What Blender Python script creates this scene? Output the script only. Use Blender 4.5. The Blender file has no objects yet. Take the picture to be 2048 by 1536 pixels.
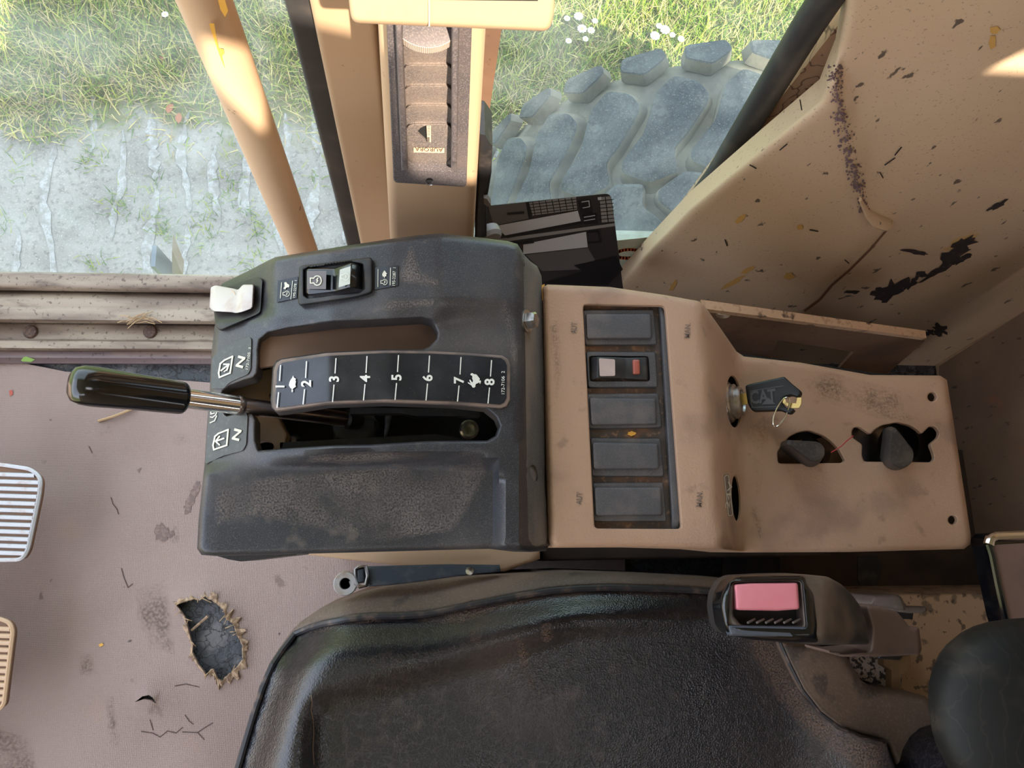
import bpy, bmesh, math, random
import numpy as np
from mathutils import Vector, Matrix
from mathutils.geometry import delaunay_2d_cdt, tessellate_polygon
random.seed(7)
rng = np.random.default_rng(7)
SC = bpy.context.scene
COL = SC.collection

# ------------------------------------------------------------------ camera
F, CX, CY, CAMZ = 1500.0, 1024.0, 768.0, 1.2
def _n(v): return v / np.linalg.norm(v)
Zc = -_n(np.array([850 - CX, -(1100 - CY), -F]))
Yc = _n(np.array([-174.0, (174.0**2 + F * F) / 332.0, -F]))
Xc = np.cross(Yc, Zc)
AX = np.array([Xc, Yc, Zc])
cam_d = bpy.data.cameras.new('camera'); cam = bpy.data.objects.new('camera', cam_d); COL.objects.link(cam)
cam_d.sensor_width = 36.0; cam_d.lens = F / 2048.0 * 36.0; cam_d.clip_start = 0.01; cam_d.clip_end = 200
M4 = Matrix([list(AX[0]) + [0], list(AX[1]) + [0], list(AX[2]) + [CAMZ], [0, 0, 0, 1]])
cam.matrix_world = M4
SC.camera = cam

# ------------------------------------------------------------------ sky, sun, exposure
TO_SUN = Vector((0.30, -1.0, 1.19)).normalized()
world = bpy.data.worlds.new('sky'); SC.world = world; world.use_nodes = True
wt = world.node_tree; wt.nodes.clear()
wo = wt.nodes.new('ShaderNodeOutputWorld'); wb = wt.nodes.new('ShaderNodeBackground')
sky = wt.nodes.new('ShaderNodeTexSky'); sky.sky_type = 'NISHITA'; sky.sun_disc = False
sky.sun_elevation = math.asin(TO_SUN.z); sky.sun_rotation = math.atan2(TO_SUN.x, TO_SUN.y)
sky.dust_density = 2.0
wm = wt.nodes.new('ShaderNodeMix'); wm.data_type = 'RGBA'; wm.inputs[0].default_value = 0.72
wm.inputs[7].default_value = (2.34, 2.42, 2.60, 1)
wt.links.new(sky.outputs[0], wm.inputs[6]); wt.links.new(wm.outputs[2], wb.inputs[0])
wb.inputs[1].default_value = 1.0
wt.links.new(wb.outputs[0], wo.inputs[0])
sun_d = bpy.data.lights.new('sun', 'SUN'); sun_d.energy = 11.0; sun_d.angle = math.radians(0.55); sun_d.color = (1.0, 0.89, 0.74)
sun = bpy.data.objects.new('sun', sun_d); COL.objects.link(sun)
sun.rotation_euler = TO_SUN.to_track_quat('Z', 'Y').to_euler(); sun.location = (1, -5, 6)
SC.view_settings.view_transform = 'Standard'; SC.view_settings.look = 'None'
SC.view_settings.gamma = 1.0; SC.view_settings.use_curve_mapping = False
SC.view_settings.exposure = 0.56

# ------------------------------------------------------------------ measuring helpers
CAM = np.array([0, 0, CAMZ])
def ray(px, py): return AX @ np.array([px - CX, -(py - CY), -F])
def P(px, py, z):
    d = ray(px, py); return CAM + d * ((z - CAMZ) / d[2])
def PY(px, py, y):
    d = ray(px, py); return CAM + d * (y / d[1])
class Zs:                                   # surface given as a height
    def __init__(s, z): s.z = z if callable(z) else (lambda x, y, _z=z: _z)
    def __call__(s, x, y, up=0.0): return P(x, y, s.z(x, y) + up)
class Pl:                                   # surface given as a plane
    def __init__(s, p, n): s.p = np.array(p, float); s.n = _n(np.array(n, float))
    def __call__(s, x, y, up=0.0):
        d = ray(x, y); t = np.dot(s.p + s.n * up - CAM, s.n) / np.dot(d, s.n)
        return CAM + d * t
def lerp_tab(xs, ys):
    return lambda x: float(np.interp(x, xs, ys))
def sstep(a, b, x):
    t = min(1.0, max(0.0, (x - a) / (b - a))); return t * t * (3 - 2 * t)

# ------------------------------------------------------------------ object helpers
def link(o, parent=None):
    COL.objects.link(o)
    if parent is not None:
        o.parent = parent
        o.matrix_parent_inverse = parent_mw(parent).inverted()
    return o
def parent_mw(o):
    if o.parent is None: return Matrix.LocRotScale(o.location, o.rotation_euler, o.scale)
    return parent_mw(o.parent) @ o.matrix_parent_inverse @ Matrix.LocRotScale(o.location, o.rotation_euler, o.scale)
def tag(o, label=None, cat=None, group=None, kind=None):
    if label: o['label'] = label
    if cat: o['category'] = cat
    if group: o['group'] = group
    if kind: o['kind'] = kind
    return o
def thing(name, label, cat, loc=(0, 0, 0), group=None):
    o = bpy.data.objects.new(name, None); o.empty_display_size = 0.03
    o.location = tuple(float(v) for v in loc); COL.objects.link(o)
    return tag(o, label, cat, group)
def mesh_obj(name, verts, faces, mat, parent=None, angle=35, smooth=True):
    me = bpy.data.meshes.new(name)
    me.from_pydata([tuple(map(float, v)) for v in verts], [], faces)
    me.validate(); me.update()
    bm = bmesh.new(); bm.from_mesh(me)
    bmesh.ops.recalc_face_normals(bm, faces=bm.faces); bm.to_mesh(me); bm.free()
    if smooth:
        me.polygons.foreach_set('use_smooth', [True] * len(me.polygons))
        me.set_sharp_from_angle(angle=math.radians(angle))
    if mat: me.materials.append(mat)
    o = bpy.data.objects.new(name, me)
    return link(o, parent)

class MB:
    def __init__(s): s.v = []; s.f = []
    def add(s, vs, fs):
        b = len(s.v); s.v += [tuple(map(float, v)) for v in vs]; s.f += [tuple(i + b for i in f) for f in fs]; return s
    def box(s, lo, hi, rot=None, piv=None):
        x0, y0, z0 = lo; x1, y1, z1 = hi
        vs = [Vector(p) for p in ((x0,y0,z0),(x1,y0,z0),(x1,y1,z0),(x0,y1,z0),(x0,y0,z1),(x1,y0,z1),(x1,y1,z1),(x0,y1,z1))]
        if rot is not None:
            c = Vector(piv) if piv is not None else (vs[0] + vs[6]) / 2
            vs = [rot @ (v - c) + c for v in vs]
        return s.add(vs, [(0,3,2,1),(4,5,6,7),(0,1,5,4),(1,2,6,5),(2,3,7,6),(3,0,4,7)])
    def rbox(s, lo, hi, r, seg=3, rot=None, piv=None):
        bm = bmesh.new(); bmesh.ops.create_cube(bm, size=1.0)
        for v in bm.verts:
            v.co = Vector([lo[i] + (v.co[i] + 0.5) * (hi[i] - lo[i]) for i in range(3)])
        bmesh.ops.bevel(bm, geom=list(bm.edges), offset=r, segments=seg, profile=0.5, affect='EDGES')
        vs = [v.co.copy() for v in bm.verts]; bm.verts.index_update()
        fs = [tuple(v.index for v in f.verts) for f in bm.faces]; bm.free()
        if rot is not None:
            c = Vector(piv) if piv is not None else (Vector(lo) + Vector(hi)) / 2
            vs = [rot @ (v - c) + c for v in vs]
        return s.add(vs, fs)
    def tube(s, pts, r, seg=12, caps=True, closed=False, flat=None):
        pts = [Vector(tuple(map(float, p))) for p in pts]; n = len(pts)
        rr = r if isinstance(r, (list, tuple)) else [r] * n
        vs = []; ref = None
        for i, p in enumerate(pts):
            a = pts[(i - 1) % n] if (closed or i > 0) else p
            b = pts[(i + 1) % n] if (closed or i < n - 1) else p
            t = (b - a).normalized()
            if ref is None:
                ref = Vector((0, 0, 1)) if abs(t.z) < 0.9 else Vector((1, 0, 0))
            u = (ref - t * ref.dot(t)).normalized(); w = t.cross(u); ref = u
            for k in range(seg):
                an = 2 * math.pi * k / seg
                vs.append(p + (u * math.cos(an) * (flat or 1.0) + w * math.sin(an)) * rr[i])
        fs = []
        m = n if closed else n - 1
        for i in range(m):
            j = (i + 1) % n
            for k in range(seg):
                l = (k + 1) % seg
                fs.append((i * seg + k, i * seg + l, j * seg + l, j * seg + k))
        if caps and not closed:
            fs.append(tuple(range(seg))[::-1]); fs.append(tuple((n - 1) * seg + k for k in range(seg)))
        return s.add(vs, fs)
    def lathe(s, prof, org, axis, seg=32, a0=0.0):
        ax = Vector(tuple(map(float, axis))).normalized(); org = Vector(tuple(map(float, org)))
        u = ax.orthogonal().normalized(); w = ax.cross(u); vs = []; fs = []
        for (r, h) in prof:
            for k in range(seg):
                an = a0 + 2 * math.pi * k / seg
                vs.append(org + ax * h + (u * math.cos(an) + w * math.sin(an)) * r)
        for i in range(len(prof) - 1):
            for k in range(seg):
                l = (k + 1) % seg
                fs.append((i * seg + k, i * seg + l, (i + 1) * seg + l, (i + 1) * seg + k))
        if prof[0][0] > 1e-6: fs.append(tuple(range(seg))[::-1])
        if prof[-1][0] > 1e-6: fs.append(tuple((len(prof) - 1) * seg + k for k in range(seg)))
        return s.add(vs, fs)
    def build(s, name, mat, parent=None, angle=35, smooth=True):
        return mesh_obj(name, s.v, s.f, mat, parent, angle, smooth)

# ------------------------------------------------------------------ sheet: outline with holes on a surface, with rounded lips and skirts
def dens(poly, step):
    out = []
    n = len(poly)
    for i in range(n):
        a = np.array(poly[i], float); b = np.array(poly[(i + 1) % n], float)
        k = max(1, int(math.ceil(np.linalg.norm(b - a) / step)))
        for j in range(k): out.append(a + (b - a) * j / k)
    return np.array(out)
def soft(poly, r, k=3):                      # round the corners of a polygon by chamfer arcs
    out = []; n = len(poly)
    for i in range(n):
        p = np.array(poly[i], float); a = np.array(poly[i - 1], float); b = np.array(poly[(i + 1) % n], float)
        da, db = np.linalg.norm(a - p), np.linalg.norm(b - p)
        rr = min(r, da * 0.45, db * 0.45)
        q0 = p + (a - p) / da * rr; q1 = p + (b - p) / db * rr
        for j in range(k + 1):
            t = j / k; out.append(tuple((1 - t)**2 * q0 + 2 * t * (1 - t) * p + t * t * q1))
    return out
def inside(pts, poly):
    x, y = pts[:, 0], pts[:, 1]; res = np.zeros(len(pts), bool); n = len(poly); j = n - 1
    for i in range(n):
        xi, yi = poly[i]; xj, yj = poly[j]
        c = ((yi > y) != (yj > y)) & (x < (xj - xi) * (y - yi) / ((yj - yi) if yj != yi else 1e-12) + xi)
        res ^= c; j = i
    return res
def pdist(pts, poly):
    a = np.asarray(poly, float); b = np.roll(a, -1, 0); best = np.full(len(pts), 1e9)
    for i in range(len(a)):
        d = b[i] - a[i]; l2 = max(1e-9, d @ d)
        t = np.clip(((pts - a[i]) @ d) / l2, 0, 1)
        q = a[i] + t[:, None] * d
        best = np.minimum(best, np.hypot(pts[:, 0] - q[:, 0], pts[:, 1] - q[:, 1]))
    return best
def area(poly):
    a = np.asarray(poly, float); b = np.roll(a, -1, 0)
    return 0.5 * np.sum(a[:, 0] * b[:, 1] - b[:, 0] * a[:, 1])
def sheet(name, outer, pos, mat, parent=None, holes=(), step=20, rnd=None, hrnd=None, skirt=0.02, hskirt=0.012,
          sdir=(0, 0, -1), bump=None, angle=40, bottom=False, bstep=None, up=0.0):
    bstep = bstep or step
    loops = [dens(outer, bstep)] + [dens(h, bstep) for h in holes]
    polys = [l.copy() for l in loops]
    pts = []; edges = []
    for l in loops:
        b = len(pts); n = len(l); pts += [tuple(p) for p in l]; edges += [(b + i, b + (i + 1) % n) for i in range(n)]
    nb = len(pts)
    def ok(q, dmin):
        m = inside(q, polys[0])
        for h in polys[1:]: m &= ~inside(q, h)
        d = np.full(len(q), 1e9)
        for h in polys: d = np.minimum(d, pdist(q, h))
        return m & (d >= dmin)
    extra = []
    for li, l in enumerate(loops):
        rp = rnd if li == 0 else hrnd
        if not rp: continue
        w = rp[0]; sgn = 1 if area(l) > 0 else -1
        if li > 0: sgn = -sgn
        t = np.roll(l, -1, 0) - np.roll(l, 1, 0); t /= np.maximum(1e-9, np.hypot(t[:, 0], t[:, 1]))[:, None]
        nrm = np.stack([-t[:, 1], t[:, 0]], 1) * sgn
        for k in (0.06, 0.2, 0.42, 0.7, 1.0):
            q = l + nrm * w * k
            q = q[ok(q, w * k * 0.9)]
            extra.append(q)
    x0, y0 = polys[0].min(0); x1, y1 = polys[0].max(0)
    gx, gy = np.meshgrid(np.arange(x0 + step * 0.5, x1, step), np.arange(y0 + step * 0.5, y1, step))
    g = np.stack([gx.ravel(), gy.ravel()], 1)
    if len(g):
        m = ok(g, max(step * 0.45, (rnd[0] * 1.05 if rnd else 0)))
        g = g[m]; extra.append(g)
    allp = pts + [tuple(p) for e in extra for p in e]
    r = delaunay_2d_cdt([Vector(p) for p in allp], edges, [], 0, 1e-4)
    vo, fo, orig = r[0], r[2], r[3]
    V = np.array([tuple(v) for v in vo]); Fc = np.array([f for f in fo if len(f) == 3])
    cen = V[Fc].mean(1)
    m = inside(cen, polys[0])
    for h in polys[1:]: m &= ~inside(cen, h)
    Fc = Fc[m]
    drop = np.zeros(len(V))
    def lip(d, w, h):
        t = np.clip(d / w, 0, 1); return -h * (1 - np.sqrt(np.clip(1 - (1 - t)**2, 0, 1)))
    if rnd: drop += lip(pdist(V, polys[0]), *rnd)
    if hrnd:
        for h in polys[1:]: drop += lip(pdist(V, h), *hrnd)
    verts = []
    for i, (x, y) in enumerate(V):
        verts.append(pos(x, y, up + drop[i] + (bump(x, y) if bump else 0.0)))
    faces = [tuple(int(i) for i in f) for f in Fc]
    # skirts on boundary edges
    cnt = {}
    for f in faces:
        for a, b in ((f[0], f[1]), (f[1], f[2]), (f[2], f[0])):
            k = (min(a, b), max(a, b)); cnt.setdefault(k, []).append((a, b))
    be = [v[0] for v in cnt.values() if len(v) == 1]
    sd = np.array(sdir, float); low = {}
    if be:
        mid = np.array([(V[a] + V[b]) / 2 for a, b in be])
        douter = pdist(mid, polys[0])
        for (a, b), do in zip(be, douter):
            dep = skirt if do < 1e-2 else hskirt
            if dep <= 0: continue
            for v in (a, b):
                if v not in low:
                    low[v] = len(verts); verts.append(np.array(verts[v]) + sd * dep)
            faces.append((b, a, low[a], low[b]))
    if bottom:
        nt = len(Fc); base = {}
        for f in [tuple(int(i) for i in f) for f in Fc]:
            g = []
            for v in f:
                if v in low: g.append(low[v])
                else:
                    if v not in base: base[v] = len(verts); verts.append(np.array(verts[v]) + sd * skirt)
                    g.append(base[v])
            faces.append(tuple(g[::-1]))
    used = sorted({i for f in faces for i in f}); mp = {o: i for i, o in enumerate(used)}
    return mesh_obj(name, [verts[i] for i in used], [tuple(mp[i] for i in f) for f in faces], mat, parent, angle)

def decal(name, polys, pos, mat, parent=None, up=0.0006, thick=0.0004, step=None):
    """flat printed shapes: each polygon filled on the surface, slightly proud"""
    vs, fs = [], []
    for poly in polys:
        pp = dens(poly, step) if step else np.array(poly, float)
        tri = tessellate_polygon([[Vector((p[0], p[1], 0)) for p in pp]])
        b = len(vs); vs += [pos(x, y, up) for x, y in pp]; fs += [tuple(b + i for i in t) for t in tri]
    return mesh_obj(name, vs, fs, mat, parent, smooth=False)
def stroke(pl, w, closed=False):
    """polygons of a polyline drawn with width w"""
    out = []; n = len(pl); pl = [np.array(p, float) for p in pl]
    for i in range(n if closed else n - 1):
        a, b = pl[i], pl[(i + 1) % n]; d = b - a; L = np.linalg.norm(d)
        if L < 1e-6: continue
        d /= L; nn = np.array([-d[1], d[0]]) * w / 2; e = d * w * 0.4
        out.append([a + nn - e, b + nn + e, b - nn + e, a - nn - e])
    return out
_tc = {}
def text_mesh(s, bold=0.0):
    key_ = (s, bold)
    if key_ not in _tc:
        cu = bpy.data.curves.new('lettering', 'FONT'); cu.body = s; cu.size = 1.0; cu.resolution_u = 3
        cu.align_x = 'LEFT'; cu.offset = bold
        ob = bpy.data.objects.new('lettering', cu)
        me = bpy.data.meshes.new_from_object(ob)
        v = np.array([tuple(x.co)[:2] for x in me.vertices]); f = [tuple(p.vertices) for p in me.polygons]
        bpy.data.objects.remove(ob); bpy.data.meshes.remove(me); bpy.data.curves.remove(cu)
        v -= (v.min(0) + v.max(0)) / 2
        _tc[key_] = (v, f)
    return _tc[key_]
def text_on(name, s, cx, cy, hpx, pos, mat, parent=None, rot=90, up=0.0008, width=None, bold=0.0):
    v, f = text_mesh(s, bold); v = v.copy(); sz = v.max(0) - v.min(0)
    sy = hpx / sz[1]; sx = (width / sz[0]) if width else sy
    a = math.radians(rot); c, s_ = math.cos(a), math.sin(a)
    vs = []
    for u, w in v:
        u *= sx; w *= sy
        vs.append(pos(cx + u * c - w * s_, cy - (u * s_ + w * c), up))
    return mesh_obj(name, vs, f, mat, parent, smooth=False)
def ell(cx, cy, rx, ry, n=24, rot=0.0, a0=0, a1=360):
    r = math.radians(rot); out = []
    full = abs(a1 - a0) >= 360
    for k in range(n if full else n + 1):
        a = math.radians(a0 + (a1 - a0) * k / n); x, y = rx * math.cos(a), ry * math.sin(a)
        out.append((cx + x * math.cos(r) - y * math.sin(r), cy + x * math.sin(r) + y * math.cos(r)))
    return out
def zoomed(pts, ox, oy, k): return [(ox + x * k, oy + y * k) for x, y in pts]

def film(name, poly, pos, mat, parent, up=0.0010, feather=(0.0, 5.0, 11.0), step=9):
    """a thin film of settled dust with a ragged outline: nested layers so that it thins out at the rim"""
    poly = dens(poly, step); sgn = 1 if area(poly) > 0 else -1
    for i, f in enumerate(feather):
        t = np.roll(poly, -2, 0) - np.roll(poly, 2, 0); t /= np.maximum(1e-9, np.hypot(t[:, 0], t[:, 1]))[:, None]
        q = poly + np.stack([-t[:, 1], t[:, 0]], 1) * sgn * f + rng.normal(0, 1.2, poly.shape)
        if f: q = q[(pdist(q, poly) > f * 0.7) & inside(q, poly)]
        if len(q) < 4: continue
        o = sheet(name, [tuple(p) for p in q], pos, mat, parent, step=step * 1.4, bstep=1e6, skirt=0.0, up=up + 0.0002 * i, angle=180)
        o['kind'] = 'stuff'
# ------------------------------------------------------------------ materials
def srgb(r, g, b):
    def f(c):
        c /= 255.0; return c / 12.92 if c <= 0.04045 else ((c + 0.055) / 1.055) ** 2.4
    return (f(r), f(g), f(b), 1.0)
def mk(name, col, rough=0.5, metal=0.0, spots=(), bumps=(), rspots=(), spec=0.5, coat=0.0, trans=0.0):
    m = bpy.data.materials.new(name); m.use_nodes = True; nt = m.node_tree; N = nt.nodes; L = nt.links
    b = N['Principled BSDF']; tc = N.new('ShaderNodeTexCoord')
    b.inputs['Roughness'].default_value = rough; b.inputs['Metallic'].default_value = metal
    b.inputs['Specular IOR Level'].default_value = spec; b.inputs['Coat Weight'].default_value = coat
    def tex(kind, scale, detail=4.0, stretch=None, dist=0.0, seed=0.0):
        src = tc.outputs['Object']
        mp = N.new('ShaderNodeMapping'); L.new(src, mp.inputs[0])
        mp.inputs['Location'].default_value = (seed * 1.37, seed * 0.71, seed * 0.39)
        if stretch: mp.inputs['Scale'].default_value = stretch
        src = mp.outputs[0]
        if kind == 'noise':
            t = N.new('ShaderNodeTexNoise'); t.inputs['Scale'].default_value = scale; t.inputs['Detail'].default_value = detail
            t.inputs['Distortion'].default_value = dist; L.new(src, t.inputs['Vector']); return t.outputs['Fac']
        if kind == 'cell':
            t = N.new('ShaderNodeTexVoronoi'); t.inputs['Scale'].default_value = scale; L.new(src, t.inputs['Vector']); return t.outputs['Distance']
        if kind == 'crack':
            t = N.new('ShaderNodeTexVoronoi'); t.feature = 'DISTANCE_TO_EDGE'; t.inputs['Scale'].default_value = scale
            ad = N.new('ShaderNodeMixRGB'); ad.blend_type = 'ADD'; ad.inputs[0].default_value = dist or 0.02
            nz = N.new('ShaderNodeTexNoise'); nz.inputs['Scale'].default_value = scale * 1.5; L.new(src, nz.inputs['Vector'])
            L.new(src, ad.inputs[1]); L.new(nz.outputs['Color'], ad.inputs[2]); L.new(ad.outputs[0], t.inputs['Vector']); return t.outputs['Distance']
        if kind in ('wavex', 'wavey', 'wavez'):
            t = N.new('ShaderNodeTexWave'); t.bands_direction = kind[-1].upper(); t.inputs['Scale'].default_value = scale
            t.inputs['Distortion'].default_value = dist; t.inputs['Detail'].default_value = detail; L.new(src, t.inputs['Vector']); return t.outputs['Fac']
    cur = None
    for i, sp in enumerate(spots):
        kind, scale, lo, hi, c, fac = sp[:6]; kw = sp[6] if len(sp) > 6 else {}
        kw = dict(kw); kw.setdefault('seed', i + 1.0)
        o = tex(kind, scale, **kw)
        mr = N.new('ShaderNodeMapRange'); mr.interpolation_type = 'SMOOTHSTEP'
        mr.inputs['From Min'].default_value = lo; mr.inputs['From Max'].default_value = hi
        mr.inputs['To Min'].default_value = 0.0; mr.inputs['To Max'].default_value = fac
        L.new(o, mr.inputs['Value'])
        mx = N.new('ShaderNodeMixRGB'); L.new(mr.outputs[0], mx.inputs[0]); mx.inputs[2].default_value = c
        if cur is None: mx.inputs[1].default_value = col
        else: L.new(cur, mx.inputs[1])
        cur = mx.outputs[0]
    if cur is None: b.inputs['Base Color'].default_value = col
    else: L.new(cur, b.inputs['Base Color'])
    for i, (kind, scale, lo, hi, r2, kw) in enumerate(rspots):
        kw = dict(kw); o = tex(kind, scale, **kw)
        mr = N.new('ShaderNodeMapRange'); mr.inputs['From Min'].default_value = lo; mr.inputs['From Max'].default_value = hi
        mr.inputs['To Min'].default_value = rough; mr.inputs['To Max'].default_value = r2
        L.new(o, mr.inputs['Value']); L.new(mr.outputs[0], b.inputs['Roughness'])
    prev = None
    for i, bp in enumerate(bumps):
        kind, scale, dist_m, strength = bp[:4]; kw = dict(bp[4]) if len(bp) > 4 else {}
        o = tex(kind, scale, **kw)
        bn = N.new('ShaderNodeBump'); bn.inputs['Distance'].default_value = dist_m; bn.inputs['Strength'].default_value = strength
        L.new(o, bn.inputs['Height'])
        if prev: L.new(prev, bn.inputs['Normal'])
        prev = bn.outputs[0]
    if prev: L.new(prev, b.inputs['Normal'])
    return m

def film_mat(name, col, alpha, scale=900.0, lo=0.38, hi=0.62, coarse=25.0):
    m = bpy.data.materials.new(name); m.use_nodes = True; nt = m.node_tree; N = nt.nodes; L = nt.links
    b = N['Principled BSDF']; b.inputs['Base Color'].default_value = col; b.inputs['Roughness'].default_value = 0.85; b.inputs['Specular IOR Level'].default_value = 0.1
    o = N['Material Output']; tr = N.new('ShaderNodeBsdfTransparent'); mx = N.new('ShaderNodeMixShader'); tc = N.new('ShaderNodeTexCoord'); fs_ = []
    for sc, l, h in ((scale, lo, hi), (coarse, 0.3, 0.62)):
        t = N.new('ShaderNodeTexNoise'); t.inputs['Scale'].default_value = sc; t.inputs['Detail'].default_value = 4; L.new(tc.outputs['Object'], t.inputs['Vector'])
        r = N.new('ShaderNodeMapRange'); r.inputs['From Min'].default_value = l; r.inputs['From Max'].default_value = h; L.new(t.outputs['Fac'], r.inputs['Value']); fs_.append(r.outputs[0])
    k = N.new('ShaderNodeMath'); k.operation = 'MULTIPLY'; L.new(fs_[0], k.inputs[0]); L.new(fs_[1], k.inputs[1])
    k2 = N.new('ShaderNodeMath'); k2.operation = 'MULTIPLY'; L.new(k.outputs[0], k2.inputs[0]); k2.inputs[1].default_value = alpha
    L.new(k2.outputs[0], mx.inputs[0]); L.new(tr.outputs[0], mx.inputs[1]); L.new(b.outputs[0], mx.inputs[2]); L.new(mx.outputs[0], o.inputs[0])
    return m
DUST = srgb(168, 140, 120)
MT = {}
MT['black_plastic'] = mk('black_plastic', srgb(38, 39, 45), 0.30, spots=[
    ('noise', 9, 0.45, 0.75, srgb(104, 94, 88), 0.45), ('noise', 1500, 0.5, 0.75, srgb(128, 118, 112), 0.35, {'detail': 3}),
    ('noise', 60, 0.62, 0.8, srgb(120, 108, 98), 0.35)], bumps=[('noise', 900, 0.0004, 0.35)], rspots=[('noise', 14, 0.35, 0.7, 0.55, {})])
MT['dusty_plastic'] = mk('dusty_plastic', srgb(78, 76, 76), 0.6, spots=[
    ('noise', 14, 0.35, 0.65, srgb(140, 124, 110), 0.6, {'stretch': (2.5, 0.7, 1)}), ('noise', 1200, 0.5, 0.7, srgb(160, 142, 124), 0.3)], bumps=[('noise', 700, 0.0004, 0.3)])
MT['gloss_black'] = mk('gloss_black', srgb(14, 14, 17), 0.14, spec=0.6)
MT['dark'] = mk('dark_plastic', srgb(30, 29, 31), 0.5, spots=[('noise', 60, 0.5, 0.75, srgb(84, 74, 66), 0.4)])
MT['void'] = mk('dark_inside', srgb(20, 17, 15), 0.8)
MT['plate_black'] = mk('plate_black', srgb(26, 28, 36), 0.22, spots=[('noise', 900, 0.66, 0.74, srgb(110, 112, 120), 0.35), ('noise', 18, 0.5, 0.8, srgb(90, 90, 96), 0.35)])
MT['plate_rim'] = mk('plate_rim', srgb(122, 104, 94), 0.6, spots=[('noise', 60, 0.45, 0.65, srgb(80, 72, 70), 0.7)])
MT['label_grey'] = mk('label_grey', srgb(70, 71, 69), 0.5, spots=[('noise', 300, 0.5, 0.75, srgb(110, 104, 96), 0.4)])
MT['white_ink'] = mk('white_ink', srgb(222, 220, 212), 0.5)
MT['cream_ink'] = mk('cream_ink', srgb(212, 208, 190), 0.5)
MT['grey_ink'] = mk('grey_ink', srgb(96, 84, 78), 0.6, spots=[('noise', 700, 0.45, 0.55, srgb(150, 122, 102), 0.6)])
MT['white_plastic'] = mk('white_plastic', srgb(198, 188, 184), 0.32, spots=[('noise', 50, 0.52, 0.72, srgb(170, 138, 118), 0.5)])
MT['beige_tex'] = mk('beige_textured_paint', srgb(172, 138, 114), 0.62, spots=[
    ('noise', 7, 0.4, 0.7, srgb(150, 116, 96), 0.6), ('noise', 60, 0.62, 0.75, srgb(112, 88, 74), 0.5), ('noise', 16, 0.54, 0.72, srgb(118, 94, 82), 0.55),
    ('cell', 420, 0.16, 0.02, srgb(90, 66, 54), 0.35)], bumps=[('noise', 650, 0.0007, 0.5), ('noise', 260, 0.0005, 0.3)])
MT['beige'] = mk('beige_paint', srgb(186, 154, 122), 0.42, spots=[
    ('noise', 6, 0.4, 0.75, srgb(172, 136, 106), 0.5), ('noise', 150, 0.7, 0.78, srgb(96, 76, 60), 0.7)], bumps=[('noise', 40, 0.0008, 0.15)])
MT['beige_wall'] = mk('worn_beige_paint', srgb(202, 172, 142), 0.46, spots=[
    ('noise', 4, 0.42, 0.7, srgb(176, 140, 114), 0.5), ('noise', 75, 0.665, 0.70, srgb(60, 50, 48), 0.85, {'stretch': (1, 1.6, 0.6)}),
    ('noise', 9, 0.69, 0.73, srgb(200, 150, 60), 0.6, {'seed': 9.0}), ('noise', 420, 0.62, 0.7, srgb(90, 74, 66), 0.5)],
    bumps=[('noise', 12, 0.002, 0.2), ('noise', 300, 0.0003, 0.2)])
MT['chipped'] = mk('chipped_black', srgb(44, 34, 34), 0.7, spots=[('noise', 120, 0.55, 0.7, srgb(80, 60, 52), 0.6)])
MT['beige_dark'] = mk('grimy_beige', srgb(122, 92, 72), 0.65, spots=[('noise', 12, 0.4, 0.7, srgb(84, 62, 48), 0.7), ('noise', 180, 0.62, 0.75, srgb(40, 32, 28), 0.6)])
MT['mat'] = mk('floor_mat', srgb(150, 131, 122), 0.7, spots=[
    ('noise', 5, 0.4, 0.7, srgb(128, 108, 100), 0.6), ('noise', 22, 0.68, 0.74, srgb(92, 74, 66), 0.7), ('noise', 60, 0.74, 0.78, srgb(50, 42, 40), 0.9),
    ('noise', 9, 0.6, 0.75, srgb(160, 128, 110), 0.5, {'seed': 7.0}), ('wavex', 130, 0.3, 0.9, srgb(136, 112, 104), 0.28, {'dist': 3.0}), ('wavey', 130, 0.3, 0.9, srgb(166, 140, 130), 0.25, {'dist': 3.0})],
    bumps=[('wavex', 130, 0.0006, 0.35, {'dist': 3.0}), ('wavey', 130, 0.0006, 0.35, {'dist': 3.0}), ('noise', 300, 0.0006, 0.3)])
MT['torn'] = mk('torn_backing', srgb(178, 150, 122), 0.9, spots=[('noise', 130, 0.4, 0.65, srgb(112, 88, 70), 0.8)], bumps=[('noise', 250, 0.002, 0.6)])
MT['subfloor'] = mk('dark_subfloor', srgb(62, 64, 68), 0.65, spots=[('noise', 40, 0.45, 0.7, srgb(108, 104, 104), 0.7), ('crack', 60, 0.08, 0.0, srgb(22, 20, 20), 0.9)], bumps=[('noise', 120, 0.004, 0.7)])
MT['sill'] = mk('dirty_sill', srgb(158, 142, 124), 0.55, spots=[('noise', 14, 0.38, 0.62, srgb(108, 90, 78), 0.85, {'stretch': (0.35, 2, 2)}), ('noise', 30, 0.55, 0.7, srgb(90, 74, 64), 0.7, {'stretch': (0.5, 1.5, 2)}), ('noise', 160, 0.58, 0.70, srgb(70, 56, 48), 0.7)])
MT['sill_dark'] = mk('rusty_strip', srgb(104, 86, 86), 0.45, spots=[('noise', 25, 0.45, 0.7, srgb(140, 116, 100), 0.7, {'stretch': (0.3, 2, 2)}), ('noise', 150, 0.6, 0.7, srgb(60, 44, 40), 0.7)])
MT['rust'] = mk('rusty_metal', srgb(74, 56, 48), 0.7, spots=[('noise', 300, 0.45, 0.65, srgb(110, 84, 68), 0.7)], bumps=[('noise', 400, 0.0006, 0.5)])
MT['rubber'] = mk('black_rubber', srgb(38, 36, 36), 0.55, spots=[('noise', 60, 0.5, 0.75, srgb(104, 92, 80), 0.5)])
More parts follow.
